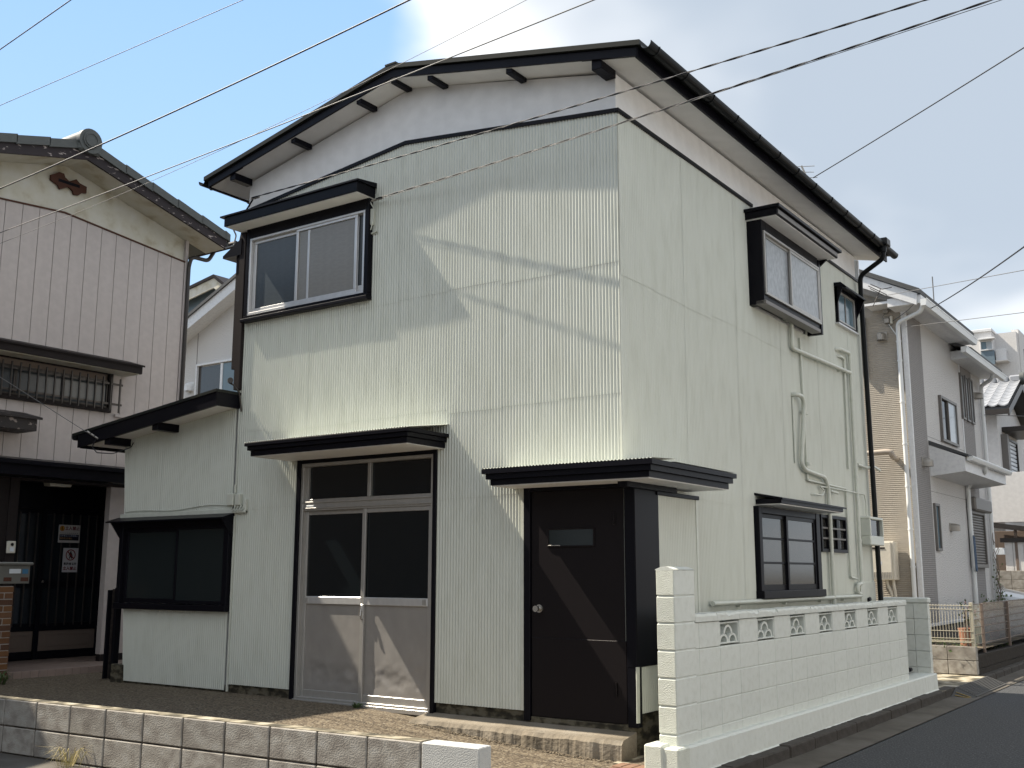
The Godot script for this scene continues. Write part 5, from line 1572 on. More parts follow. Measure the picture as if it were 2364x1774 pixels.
func sign_two(x: float) -> void:
	var o := thing("door_sign", "lower sign on the dark door, white with a red crossed-out walking figure", "sign", Vector3(x, 1.5, -1.01))
	var img := Image.create(224, 320, false, Image.FORMAT_RGB8)
	img.fill(Color(0.90, 0.89, 0.90))
	ring_man(img, Vector2(112, 92), 74, Color(0.52, 0.06, 0.08), Color(0.12, 0.08, 0.1), Color(0.90, 0.88, 0.88))
	write_text(img, "契約者以外", 18, 192, 34, 5, 5, Color(0.1, 0.08, 0.12))
	write_text(img, "立入禁止", 12, 246, 46, 5, 7, Color(0.45, 0.05, 0.08))
	sign_plate(o, img, x, -1.125, -0.90, 1.505, 1.83)

# ---------------------------------------------------------------- houses behind on the left
func back_left() -> void:
	var o := thing("white_gable_house", "white stone-clad house with broad white bargeboard between the beige and green houses", "house", Vector3(-16, 0.3, -12))
	var w := MB.new()
	w.prism([Vector3(-19.0, 0.3, -9.5), Vector3(-11.0, 0.3, -9.5), Vector3(-11.0, 9.0, -9.5), Vector3(-14.0, 9.0, -9.5), Vector3(-19.0, 6.9, -9.5)], Vector3(0, 0, -6))
	put(o, "wall", w, M.stone_white)
	var s := 0.445
	var vb := MB.new()
	vb.prism([Vector3(-19.6, 6.50, -9.07), Vector3(-14.0, 8.99, -9.07), Vector3(-14.0, 9.27, -9.07), Vector3(-19.6, 6.77, -9.07)], Vector3(0, 0, -0.05))
	put(o, "barge_board", vb, M.trim_white)
	var rf := MB.new()
	rf.prism([Vector3(-19.8, 6.68, -9.02), Vector3(-14.0, 9.27, -9.02), Vector3(-14.0, 9.35, -9.02), Vector3(-19.8, 6.76, -9.02)], Vector3(0, 0, -7))
	put(o, "roof", rf, M.slate)
	var so := MB.new()
	so.prism([Vector3(-19.6, 6.52, -9.10), Vector3(-14.0, 9.01, -9.10), Vector3(-14.0, 9.03, -9.10), Vector3(-19.6, 6.54, -9.10)], Vector3(0, 0, -0.42))
	put(o, "soffit", so, M.trim_white)
	var wn := frame(o, "window", "z", -17.38, -15.7, 5.55, 6.66, -9.52, -9.42, 0.05, M.trim_white)
	wb(wn, "pane", "z", -17.22, -16.47, 5.6, 6.58, -9.49, -9.48, M.glass_frost, 0.0)
	wb(wn, "pane", "z", -16.38, -15.75, 5.6, 6.58, -9.47, -9.46, M.glass_blue, 0.0)
	wb(wn, "sash_stile", "z", -16.46, -16.38, 5.6, 6.6, -9.49, -9.44, M.trim_white, 0.003)
	wb(wn, "reveal", "z", -17.34, -17.22, 5.6, 6.6, -9.50, -9.485, M.bronze, 0.0)
	vent_hood(o, Vector3(-17.63, 6.12, -9.5), 0.11, "z", M.trim_white)
	wb(o, "panel_joint", "z", -17.45, -17.435, 0.5, 7.7, -9.5, -9.492, M.bronze_grey, 0.0)
	var b := thing("blue_house", "blue-grey gabled house seen above the white gable on the left", "house", Vector3(-22, 0.3, -17))
	var bw := MB.new()
	bw.prism([Vector3(-24.5, 0.3, -13.3), Vector3(-18.5, 0.3, -13.3), Vector3(-18.5, 8.2, -13.3), Vector3(-21.3, 10.20, -13.3), Vector3(-24.5, 9.7, -13.3)], Vector3(0, 0, -6))
	put(b, "wall", bw, M.blue_board)
	var bb := MB.new()
	bb.prism([Vector3(-24.6, 9.48, -13.0), Vector3(-21.28, 10.06, -13.0), Vector3(-18.4, 8.05, -13.0), Vector3(-18.4, 8.37, -13.0), Vector3(-21.27, 10.37, -13.0), Vector3(-24.6, 9.80, -13.0)], Vector3(0, 0, -0.06))
	put(b, "barge_board", bb, M.plaster_old)
	var br := MB.new()
	br.prism([Vector3(-24.6, 9.80, -12.95), Vector3(-21.27, 10.37, -12.95), Vector3(-18.3, 8.33, -12.95), Vector3(-18.3, 8.42, -12.95), Vector3(-21.26, 10.47, -12.95), Vector3(-24.6, 9.88, -12.95)], Vector3(0, 0, -6.5))
	put(b, "roof", br, M.brown_dark)

func vent_hood(p: Node, at: Vector3, r: float, plane: String, m: Material) -> void:
	# a hood shaped like a half dome over a short box
	var mb := MB.new()
	var out := Vector3(0, 0, 1) if plane == "z" else Vector3.RIGHT
	var side := Vector3.RIGHT if plane == "z" else Vector3(0, 0, -1)
	var n := 8
	var rows := []
	for j in 5:
		var d := 0.16 * j / 4.0
		var rr := r * sqrt(maxf(0.0, 1.0 - pow(float(j) / 4.6, 2)))
		var row := [at + side * -rr + out * d - Vector3(0, r, 0)]
		for i in n + 1:
			var a := PI - PI * i / n
			row.append(at + side * cos(a) * rr + Vector3(0, sin(a) * rr, 0) + out * d)
		row.append(at + side * rr + out * d - Vector3(0, r, 0))
		rows.append(row)
	for j in 4:
		for i in rows[0].size() - 1:
			mb.quad(rows[j][i], rows[j][i + 1], rows[j + 1][i + 1], rows[j + 1][i], ((rows[j][i] as Vector3) + rows[j][i + 1]) / 2.0 - at + out * 0.05)
	for i in range(1, rows[4].size() - 1):
		mb.flat(rows[4][0], rows[4][i], rows[4][i + 1], out)
	mb.box(at - side * (r * 1.15) - Vector3(0, r * 1.1, 0), at + side * (r * 1.15) + Vector3(0, r * 1.1, 0) + out * 0.012, 0.003)
	put(p, "vent_hood", mb, m)

# ---------------------------------------------------------------- grey and white house on the right
func right_house() -> void:
	const X := -0.37
	const Z := -10.5
	var o := thing("grey_white_house", "modern house with ribbed grey and embossed white siding behind the driveway", "house", Vector3(-3.5, 0.4, -13.5))
	var fw := MB.new()
	fw.prism([Vector3(-7.0, 0.7, Z), Vector3(X - 0.01, 0.7, Z), Vector3(X - 0.01, 5.95, Z), Vector3(-3.6, 7.5, Z), Vector3(-7.0, 5.9, Z)], Vector3(0, 0, -0.08))
	put(o, "ribbed_front_wall", fw, M.rib_beige)
	var core := MB.new()
	core.box(Vector3(-7, 0.7, Z - 0.08), Vector3(X - 0.05, 5.95, -16.1), 0.0)
	put(o, "inner_wall", core, M.stone_white)
	wb(o, "grey_band", "x", -11.50, Z - 0.0, 0.7, 5.95, X - 0.05, X, M.rib_grey, 0.0)
	wb(o, "white_wall", "x", -14.30, -11.50, 0.7, 5.95, X - 0.05, X - 0.003, M.stone_white, 0.0)
	wb(o, "grey_band", "x", -15.36, -14.30, 0.7, 5.80, X - 0.05, X, M.rib_grey, 0.0)
	wb(o, "white_wall", "x", -16.15, -15.36, 0.7, 5.80, X - 0.05, X - 0.003, M.stone_white, 0.0)
	bx(o, "corner_trim", Vector3(X - 0.06, 0.66, Z - 0.05), Vector3(X + 0.02, 5.95, Z + 0.02), M.trim_white, 0.004)
	bx(o, "step_trim", Vector3(X - 0.02, 0.7, -14.33), Vector3(X + 0.015, 5.9, -14.28), M.trim_white, 0.003)
	bx(o, "end_trim", Vector3(X - 0.05, 0.7, -16.19), Vector3(X + 0.012, 5.75, -16.14), M.trim_white, 0.003)
	bx(o, "foundation", Vector3(-7, 0.2, -16.1), Vector3(X - 0.03, 0.66, Z - 0.04), M.bronze_grey, 0.004)
	bx(o, "drip_rail", Vector3(X - 0.03, 0.655, -16.1), Vector3(X + 0.03, 0.70, Z + 0.03), M.trim_white, 0.003)
	for zz in [-11.9, -13.2]:
		for yy in [2.9, 3.85]:
			wb(o, "panel_joint", "x", -14.28, -11.51, yy - 0.004, yy + 0.004, X - 0.01, X - 0.001, M.bronze_grey, 0.0)
		break
	# roof: verge over the front, gutter along the side
	var y := func(x: float, d: float) -> float: return 6.05 - 0.5 * x + d
	var vb := MB.new()
	vb.prism([Vector3(-0.05, y.call(0.0, -0.22), Z + 0.48), Vector3(-3.6, y.call(-3.6, -0.30), Z + 0.48), Vector3(-3.6, y.call(-3.6, -0.03), Z + 0.48), Vector3(-0.03, y.call(0.0, -0.03), Z + 0.48)], Vector3(0, 0, -0.04))
	put(o, "barge_board", vb, M.trim_white)
	var rf := MB.new()
	rf.prism([Vector3(0.02, y.call(0.02, -0.03), Z + 0.52), Vector3(-3.6, y.call(-3.6, -0.03), Z + 0.52), Vector3(-3.6, y.call(-3.6, 0.06), Z + 0.52), Vector3(0.02, y.call(0.02, 0.05), Z + 0.52)], Vector3(0, 0, -4.0))
	put(o, "roof", rf, M.slate)
	bx(o, "eave_box", Vector3(-0.52, 5.86, -13.6), Vector3(0.02, 6.0, Z + 0.44), M.trim_white, 0.003)
	bx(o, "soffit", Vector3(-0.9, 5.93, -14.3), Vector3(-0.02, 5.97, Z + 0.43), M.trim_white, 0.0)
	bx(o, "soffit_vent", Vector3(-0.22, 5.915, -13.2), Vector3(-0.17, 5.932, -11.6), M.bronze_grey, 0.0)
	gutter_box(o, 0.02, 5.80, 5.91, Z + 0.50, -13.75)
	gutter_box(o, 0.02, 5.50, 5.60, -12.75, -16.4)
	bx(o, "eave_box", Vector3(-0.45, 5.56, -16.3), Vector3(0.02, 5.72, -13.7), M.trim_white, 0.003)
	var r2 := MB.new()
	r2.prism([Vector3(0.03, 5.68, -13.6), Vector3(-1.6, 6.4, -13.6), Vector3(-1.6, 6.46, -13.6), Vector3(0.03, 5.74, -13.6)], Vector3(0, 0, -2.9))
	put(o, "lower_roof", r2, M.slate)
	# drainpipes
	var p: Material = M.pvc_white
	pipe(o, "drainpipe", [Vector3(0.03, 5.84, Z + 0.40), Vector3(-0.02, 5.74, Z + 0.34), Vector3(-0.46, 5.66, Z + 0.10), Vector3(-0.475, 5.50, Z + 0.06), Vector3(-0.475, 0.5, Z + 0.06)], 0.036, p, 10)
	for yy in [5.33, 5.0, 4.3, 3.6, 2.9, 2.2, 1.6]:
		var cl := MB.new()
		cl.tube([Vector3(-0.475, yy, Z + 0.06), Vector3(-0.475, yy + 0.03, Z + 0.06)], 0.043, 10)
		put(o, "pipe_clip", cl, p)
	pipe(o, "drainpipe", [Vector3(-0.32, 3.30, -14.12), Vector3(-0.32, 0.5, -14.14)], 0.04, p, 10)
	pipe(o, "drainpipe", [Vector3(0.05, 5.52, -15.4), Vector3(0.0, 5.42, -15.5), Vector3(-0.30, 5.36, -15.95), Vector3(-0.31, 5.2, -16.0), Vector3(-0.31, 0.5, -16.0)], 0.04, p, 10)
	# vents
	vent_hood(o, Vector3(-0.755, 5.47, Z), 0.075, "z", M.vent_steel)
	vent_hood(o, Vector3(X, 3.36, -11.10), 0.075, "x", M.vent_steel)
	vent_hood(o, Vector3(X, 2.33, -12.74), 0.07, "x", M.vent_steel)
	vent_hood(o, Vector3(X, 5.12, -15.62), 0.07, "x", M.vent_steel)
	# windows
	var w := frame(o, "window", "x", -13.70, -12.46, 3.86, 4.70, X - 0.02, X + 0.05, 0.05, M.bronze_grey)
	wb(w, "pane", "x", -13.03, -12.50, 3.91, 4.65, X + 0.0, X + 0.006, M.glass_dark, 0.0)
	wb(w, "pane", "x", -13.65, -13.03, 3.91, 4.65, X + 0.018, X + 0.024, M.glass_pale, 0.0)
	wb(w, "sash_stile", "x", -13.06, -13.02, 3.91, 4.65, X + 0.0, X + 0.04, M.bronze_grey, 0.002)
	for k in 3:
		var z1: float = -14.27 - 0.39 * k
		var s := frame(o, "slit_window", "x", z1 - 0.27, z1, 4.48, 5.40, X - 0.02, X + 0.04, 0.04, M.bronze_grey)
		wb(s, "pane", "x", z1 - 0.23, z1 - 0.04, 4.52, 5.36, X - 0.01, X + 0.012, M.glass_pale, 0.0)
	var sl := frame(o, "slit_window", "x", -11.90, -11.58, 1.89, 2.70, X - 0.02, X + 0.04, 0.045, M.bronze_grey)
	wb(sl, "pane", "x", -11.85, -11.63, 1.93, 2.66, X - 0.01, X + 0.010, M.glass_blue, 0.0)
	wb(o, "black_shutter", "z", -1.09, -1.02, 4.80, 5.84, Z, Z + 0.06, M.bronze, 0.003)
	# porch roof over the side door
	var pr := MB.new()
	pr.prism([Vector3(X, 3.78, -11.55), Vector3(0.26, 3.50, -11.55), Vector3(0.26, 3.46, -11.55), Vector3(X, 3.70, -11.55)], Vector3(0, 0, -3.5))
	put(o, "porch_roof", pr, M.slate)
	var pb := MB.new()
	pb.prism([Vector3(X, 3.70, -11.56), Vector3(0.20, 3.46, -11.56), Vector3(0.20, 3.22, -11.56), Vector3(X, 3.16, -11.56)], Vector3(0, 0, -3.46))
	put(o, "porch_box", pb, M.trim_white)
	gutter_box(o, 0.22, 3.40, 3.47, -11.6, -15.05)
	pipe(o, "drainpipe", [Vector3(0.26, 3.42, -12.9), Vector3(0.24, 3.30, -12.95), Vector3(-0.25, 3.20, -14.05), Vector3(-0.32, 3.10, -14.12)], 0.035, p, 8)
	# roller shutter
	var rs := bx(o, "roller_shutter", Vector3(X, 2.70, -15.62), Vector3(X + 0.17, 2.96, -14.15), M.bronze_grey, 0.03)
	frame(rs, "shutter_frame", "x", -15.40, -14.15, 1.62, 2.72, X - 0.01, X + 0.07, 0.07, M.bronze_grey)
	for k in 19:
		wb(rs, "slat", "x", -15.33, -14.22, 1.70 + 0.052 * k, 1.70 + 0.052 * k + 0.046, X + 0.005, X + 0.04, M.bronze_grey, 0.012)
	# meter boxes and cables under the eave
	for q in [[-0.70, -0.62, 5.86, 5.965], [-0.69, -0.61, 5.685, 5.765], [-0.595, -0.555, 5.665, 5.80]]:
		wb(o, "cable_box", "z", q[0], q[1], q[2], q[3], Z, Z + 0.07, M.vent_steel if q[0] < -0.6 else M.cream, 0.005)
	var cw := MB.new()
	for q in [[Vector3(-0.68, 5.86, Z + 0.03), Vector3(-0.72, 5.80, Z + 0.05), Vector3(-0.70, 5.76, Z + 0.04)], [Vector3(-0.64, 5.68, Z + 0.03), Vector3(-0.62, 5.62, Z + 0.06), Vector3(-0.56, 5.64, Z + 0.05)], [Vector3(-0.57, 5.70, Z + 0.05), Vector3(-0.4, 5.75, Z + 0.16), Vector3(-0.2, 5.78, Z + 0.4), Vector3(-0.05, 5.90, Z + 0.44)]]:
		cw.tube(q, 0.006, 6)
	put(o, "eave_cable", cw, M.cable_grey)
	pipe(o, "conduit", [Vector3(-0.63, 5.67, Z + 0.03), Vector3(-0.50, 5.45, Z + 0.06)], 0.008, p, 6)
	pipe(o, "exhaust_duct", [Vector3(-1.30, 3.46, Z + 0.30), Vector3(-0.72, 3.48, Z + 0.30), Vector3(-0.64, 3.47, Z + 0.30), Vector3(-0.64, 3.40, Z + 0.27), Vector3(-0.64, 3.38, Z)], 0.045, M.pvc_beige, 12)
	# water heater
	var h := thing("water_heater", "cream wall-mounted gas water heater on the ribbed wall across the driveway", "water heater", Vector3(-0.87, 1.35, Z + 0.15))
	bx(h, "case", Vector3(-1.08, 1.40, Z + 0.03), Vector3(-0.70, 2.02, Z + 0.27), M.heater_white, 0.012)
	bx(h, "front_cover", Vector3(-1.075, 1.405, Z + 0.265), Vector3(-0.745, 2.015, Z + 0.29), M.heater_white, 0.01)
	bx(h, "exhaust_slot", Vector3(-1.06, 1.895, Z + 0.288), Vector3(-0.84, 1.93, Z + 0.296), M.bronze, 0.004)
	bx(h, "label", Vector3(-0.99, 1.65, Z + 0.288), Vector3(-0.90, 1.70, Z + 0.292), M.label_white, 0.0)
	for i in 12:
		for j in 5:
			bx(h, "grille_slot", Vector3(-1.06 + 0.026 * i, 1.43 + 0.021 * j, Z + 0.288), Vector3(-1.06 + 0.026 * i + 0.015, 1.43 + 0.021 * j + 0.012, Z + 0.2925), M.bronze_grey, 0.0)
	for q in [[-0.95, -0.95, 0.016], [-0.86, -0.80, 0.024], [-0.76, -0.745, 0.024]]:
		pipe(h, "pipe", [Vector3(q[0], 1.41, Z + 0.18), Vector3(q[0], 1.34, Z + 0.18), Vector3(q[1], 1.18, Z + 0.16), Vector3(q[1], 0.6, Z + 0.1)], q[2], M.heater_white, 8)
	# a coil of blue hose on the drainpipe
	var hs := MB.new()
	for k in 4:
		var pts := []
		for i in 13:
			var a := PI * i / 12.0
			pts.append(Vector3(-0.26, 1.66 - 0.08 * sin(a) - 0.01 * k, -14.06 + 0.05 * cos(a) - 0.012 * k))
		pts.push_front(Vector3(-0.27, 2.22, -14.03 - 0.01 * k))
		pts.append(Vector3(-0.27, 2.2, -14.12 - 0.01 * k))
		hs.tube(pts, 0.009, 6)
	tag(put(self, "garden_hose", hs, M.hose_blue), "blue hose looped on the white drainpipe of the modern house", "hose")

func gutter_box(o: Node, x: float, y0: float, y1: float, z0: float, z1: float) -> void:
	var mb := MB.new()
	var e := Vector3(0, 0, z1 - z0)
	mb.prism([Vector3(x, y1, z0), Vector3(x + 0.10, y1, z0), Vector3(x + 0.10, y1 - 0.03, z0), Vector3(x + 0.08, y0, z0), Vector3(x, y0, z0)], e)
	mb.box(Vector3(x + 0.09, y1 - 0.02, z0), Vector3(x + 0.108, y1 + 0.006, z1), 0.003)
	put(o, "gutter", mb, M.pvc_white)

# ---------------------------------------------------------------- fence, planting and the far end of the street
func fence() -> void:
	var o := thing("retaining_wall", "two-course grey block wall with fence posts beyond the driveway", "wall", Vector3(0.2, 0.0, -9.2))
	for c in 2:
		for i in 9:
			var x1: float = 0.655 - 0.40 * i + 0.0
			bx(o, "block", Vector3(x1 - 0.393, 0.27 - 0.2 * c, -9.32), Vector3(x1, 0.463 - 0.2 * c, -9.20), M["block%d" % ((i + c * 2) % 4)], 0.005)
	bx(o, "mortar_bed", Vector3(-3, 0.0, -9.31), Vector3(0.65, 0.46, -9.21), M.mortar, 0.0)
	# ribbed blocks along the street
	var r := thing("ribbed_wall", "dark ribbed block wall below the smoky fence panels along the street", "wall", Vector3(0.6, 0.0, -13))
	for i in 26:
		var z0: float = -9.33 - 0.4 * i
		for c in 2:
			var top: float = 0.335 - 0.01 * i * 0.3
			var mb := MB.new()
			mb.box(Vector3(0.50, top - 0.2 * c - 0.195, z0 - 0.394), Vector3(0.62, top - 0.2 * c, z0), 0.004)
			for k in 8:
				mb.box(Vector3(0.615, top - 0.2 * c - 0.19, z0 - 0.05 * k - 0.034), Vector3(0.638, top - 0.2 * c - 0.005, z0 - 0.05 * k - 0.008), 0.005)
			put(r, "ribbed_block", mb, M.kerb_stone)
	var f := thing("mesh_fence", "cream wire mesh fence on the block wall facing the driveway", "fence", Vector3(0.2, 0.47, -9.22))
	for i in 24:
		var x: float = 0.60 - 0.042 * i
		var mb := MB.new()
		mb.tube([Vector3(x, 0.53, -9.21), Vector3(x, 1.045, -9.21), Vector3(x, 1.06, -9.235)], 0.0035, 5)
		put(f, "wire", mb, M.mesh_cream)
	for y in [0.54, 0.575, 0.68, 0.99, 1.045]:
		var mb := MB.new()
		mb.tube([Vector3(0.63, y, -9.207), Vector3(-2.5, y, -9.207)], 0.0045, 5)
		put(f, "wire", mb, M.mesh_cream)
	bx(f, "post", Vector3(0.60, 0.45, -9.26), Vector3(0.65, 1.09, -9.21), M.mesh_cream, 0.004)
	bx(f, "post", Vector3(0.53, 0.45, -9.27), Vector3(0.56, 0.98, -9.24), M.wood_brown, 0.004)
	bx(f, "rail", Vector3(-2.5, 0.515, -9.225), Vector3(0.6, 0.53, -9.20), M.mesh_cream, 0.002)
	var s := thing("screen_fence", "smoky see-through panel fence with wire rails along the street", "fence", Vector3(0.62, 0.35, -12))
	var pn := MB.new()
	pn.box(Vector3(0.600, 0.46, -19.5), Vector3(0.604, 1.07, -9.95), 0.0)
	put(s, "panel", pn, M.smoke_panel)
	for k in 6:
		bx(s, "post", Vector3(0.60, 0.34, -9.97 - 1.95 * k), Vector3(0.64, 1.06, -9.93 - 1.95 * k), M.wood_brown, 0.004)
	for y in [0.48, 0.62, 0.73, 0.84, 0.95, 1.06]:
		var mb := MB.new()
		mb.tube([Vector3(0.615, y, -9.25), Vector3(0.615, y - 0.01, -19.5)], 0.006, 5)
		put(s, "rail", mb, M.wood_brown)
	for i in 9:
		var z: float = -9.30 - 0.07 * i
		var mb := MB.new()
		mb.tube([Vector3(0.612, 0.48, z), Vector3(0.612, 1.05, z)], 0.003, 5)
		put(s, "wire", mb, M.mesh_cream)
	# planting behind the fence
	rng.seed = 71
	var pots := [[0.42, -9.75, 0.12, 0.30, "pot_clay", "clay flower pot just behind the corner of the mesh fence"], [0.30, -11.3, 0.17, 0.28, "pot_blue", "round blue-grey planter behind the smoky fence"], [0.10, -13.2, 0.16, 0.26, "pot_clay", "clay pot with pink flowers behind the smoky fence"]]
	for q in pots:
		var p := thing("flower_pot", q[5], "flower pot", Vector3(q[0], 0.40, q[1]))
		var mb := MB.new()
		mb.tube([Vector3(q[0], 0.40, q[1]), Vector3(q[0], 0.40 + q[3] * 0.85, q[1]), Vector3(q[0], 0.40 + q[3], q[1])], q[2] * 0.72, 14, true, q[2])
		put(p, "pot", mb, M[q[4]])
	leaf_plant("bush", "pink-flowered bush behind the smoky fence", Vector3(0.15, 0.62, -12.2), 0.34, 0.42, 240, "leaf", "petal")
	leaf_plant("bush", "low green bush under the window of the modern house", Vector3(0.0, 0.42, -9.65), 0.5, 0.10, 160, "leaf", "")
	leaf_plant("bush", "green bush near the parked car behind the fence", Vector3(-0.15, 0.6, -14.6), 0.4, 0.5, 240, "leaf", "")
	var tr := thing("vine", "bare vine with small leaves climbing the far white drainpipe", "plant", Vector3(-0.25, 0.5, -16))
	var vm := MB.new()
	for k in 6:
		var pts := []
		for i in 12:
			pts.append(Vector3(-0.26 + rng.randf_range(-0.05, 0.06), 0.5 + 0.17 * i * (0.6 + 0.1 * k), -15.95 + rng.randf_range(-0.14, 0.14)))
		vm.tube(pts, 0.006, 5)
	put(tr, "stem", vm, M.wood_brown)
	blades(tr, "leaves", Vector3(-0.24, 1.1, -15.9), Vector3(0.08, 0.6, 0.2), 70, 0.05, M.leaf)

func blades(p: Node, called: String, c: Vector3, ext: Vector3, n: int, size: float, m: Material) -> void:
	var mb := MB.new()
	for i in n:
		var d := Vector3(rng.randf_range(-1, 1), rng.randf_range(-1, 1), rng.randf_range(-1, 1))
		var at := c + d * ext
		var b := Basis(Vector3(rng.randf_range(-1, 1), rng.randf_range(-1, 1), rng.randf_range(-1, 1)).normalized(), rng.randf() * TAU)
		var s := size * rng.randf_range(0.6, 1.3)
		mb.flat(at, at + b * Vector3(s * 0.35, s * 0.5, 0.1 * s), at + b * Vector3(0, s, 0), Vector3.UP)
		mb.flat(at, at + b * Vector3(0, s, 0), at + b * Vector3(-s * 0.35, s * 0.5, 0.1 * s), Vector3.UP)
	var o := put(p, called, mb, m)
	o.set_meta("kind", "stuff")

func leaf_plant(called: String, label: String, at: Vector3, r: float, h: float, n: int, leaf: String, flower: String) -> void:
	var o := thing(called, label, "plant", Vector3(at.x, 0.4, at.z))
	var st := MB.new()
	for i in 7:
		var d := Vector3(rng.randf_range(-1, 1), 0, rng.randf_range(-1, 1)) * r * 0.7
		st.tube([Vector3(at.x, 0.40, at.z), at + d * 0.5 + Vector3(0, -h * 0.2, 0), at + d + Vector3(0, h * rng.randf_range(0.1, 0.8), 0)], 0.006, 5)
	put(o, "stem", st, M.wood_brown)
	blades(o, "leaves", at, Vector3(r, h, r), n, 0.055, M[leaf])
	if flower:
		blades(o, "blossom", at + Vector3(0.05, h * 0.3, 0), Vector3(r, h * 0.6, r), int(n * 0.7), 0.045, M[flower])

func far_street() -> void:
	# tiled house
	var o := thing("tiled_house", "white house with glossy grey tiled roof and slatted shutters at the end of the street", "house", Vector3(-3, 0.3, -22))
	var w := MB.new()
	w.prism([Vector3(-0.85, 0.3, -20.4), Vector3(-0.85, 0.3, -23.6), Vector3(-0.85, 5.45, -23.6), Vector3(-0.85, 6.15, -22.0), Vector3(-0.85, 5.45, -20.4)], Vector3(-6, 0, 0))
	put(o, "wall", w, M.stucco_white)
	var rf := MB.new()
	rf.prism([Vector3(-0.5, 5.47, -19.95), Vector3(-0.5, 6.38, -22.0), Vector3(-0.5, 5.47, -24.05), Vector3(-0.5, 5.38, -24.05), Vector3(-0.5, 6.26, -22.0), Vector3(-0.5, 5.38, -19.95)], Vector3(-6.5, 0, 0))
	put(o, "roof", rf, M.slate)
	for i in 9:
		for j in 8:
			var mb := MB.new()
			var x0: float = -0.48 - 0.235 * i
			var za: float = -19.93 - 0.26 * j
			var ya: float = 5.49 + 0.1154 * j
			var n := 5
			for k in n:
				var t0 := float(k) / n
				var t1 := float(k + 1) / n
				var h0 := 0.045 * sin(PI * t0 * 1.0) - 0.02
				var h1 := 0.045 * sin(PI * t1 * 1.0) - 0.02
				var a := Vector3(x0 - 0.23 * t0, ya + 0.045 - h0, za)
				var b := Vector3(x0 - 0.23 * t1, ya + 0.045 - h1, za)
				var e := Vector3(0, 0.1154 - 0.004, -0.27)
				mb.quad(a, b, b + e, a + e, Vector3.UP)
				mb.quad(a, b, b - Vector3(0, 0.03, 0), a - Vector3(0, 0.03, 0), Vector3(0, 0, 1))
			put(o, "roof_tile", mb, M.roof_tile_shiny)
	for i in 8:
		bx(o, "ridge_tile", Vector3(-0.47 - 0.30 * i - 0.29, 6.36, -22.12), Vector3(-0.47 - 0.30 * i, 6.55, -21.88), M.roof_tile_shiny, 0.04)
	var oni := MB.new()
	oni.tube([Vector3(-0.50, 6.46, -22.0), Vector3(-0.40, 6.46, -22.0)], 0.17, 14)
	put(o, "ridge_end_tile", oni, M.roof_tile)
	for s in [-1.0, 1.0]:
		var bb := MB.new()
		bb.prism([Vector3(-0.47, 6.36, -22.0), Vector3(-0.47, 5.42, -22.0 + s * 2.08), Vector3(-0.47, 5.24, -22.0 + s * 2.08), Vector3(-0.47, 6.17, -22.0)], Vector3(-0.04, 0, 0))
		put(o, "barge_board", bb, M.bronze)
	bx(o, "eave_board", Vector3(-6.5, 5.30, -20.02), Vector3(-0.5, 5.42, -19.94), M.bronze, 0.004)
	var sh := frame(o, "shuttered_window", "x", -22.4, -20.72, 3.30, 4.85, -0.86, -0.76, 0.05, M.bronze)
	for k in 14:
		wb(sh, "slat", "x", -22.35, -20.95, 3.38 + 0.104 * k, 3.38 + 0.104 * k + 0.085, -0.85, -0.80, M.label_white, 0.01)
	wb(sh, "shutter_case", "x", -20.95, -20.70, 3.25, 4.9, -0.85, -0.70, M.bronze_grey, 0.004)
	bx(o, "window_canopy", Vector3(-0.85, 4.98, -22.9), Vector3(-0.2, 5.10, -20.9), M.bronze, 0.01)
	var bal := bx(o, "balcony", Vector3(-0.85, 3.05, -23.2), Vector3(-0.25, 3.13, -21.2), M.bronze, 0.004)
	for k in 15:
		wb(bal, "baluster", "x", -21.25 - 0.13 * k, -21.235 - 0.13 * k, 3.13, 3.75, -0.28, -0.265, M.bronze, 0.0)
	wb(bal, "handrail", "x", -23.2, -21.2, 3.75, 3.79, -0.29, -0.25, M.vent_steel, 0.004)
	bx(o, "annex_wall", Vector3(-3.0, 2.72, -20.3), Vector3(0.2, 3.9, -20.1), M.stucco_white, 0.003)
	# carport, shed and rear wall
	var c := thing("carport", "dark carport roof over clutter beside the white shed", "carport", Vector3(-0.5, 0.3, -18.7))
	var cr := MB.new()
	cr.prism([Vector3(-1.0, 2.68, -18.4), Vector3(0.5, 2.46, -18.4), Vector3(0.5, 2.36, -18.4), Vector3(-1.0, 2.58, -18.4)], Vector3(0, 0, -1.4))
	put(c, "roof", cr, M.bronze)
	for x in [-0.35, 0.4]:
		bx(c, "post", Vector3(x, 0.3, -18.6), Vector3(x + 0.06, 2.5, -18.54), M.wood_brown, 0.004)
	bx(c, "back_board", Vector3(-1.2, 0.3, -19.9), Vector3(0.5, 2.5, -19.85), M.wood_brown, 0.004)
	var s := thing("shed", "white sheet metal shed with dark top rail beyond the car", "shed", Vector3(0, 0.3, -18.6))
	bx(s, "wall", Vector3(-0.56, 1.50, -18.6), Vector3(0.5, 2.22, -18.55), M.stucco_white, 0.004)
	for k in 4:
		bx(s, "panel_seam", Vector3(-0.40 + 0.22 * k, 1.52, -18.552), Vector3(-0.392 + 0.22 * k, 2.2, -18.547), M.bronze_grey, 0.0)
	bx(s, "top_rail", Vector3(-0.64, 2.20, -18.62), Vector3(0.5, 2.30, -18.5), M.bronze, 0.004)
	bx(s, "shelf", Vector3(-0.75, 1.93, -18.62), Vector3(-0.56, 2.08, -18.5), M.label_white, 0.006)
	var b := thing("rear_block_wall", "stained block wall behind the parked car", "wall", Vector3(0, 0.3, -18.45))
	for i in 4:
		for k in 6:
			bx(b, "block", Vector3(-0.84 + 0.40 * i, 1.385 - 0.195 * k, -18.5), Vector3(-0.447 + 0.40 * i, 1.575 - 0.195 * k, -18.4), M["block%d" % ((i + k) % 4)], 0.005)
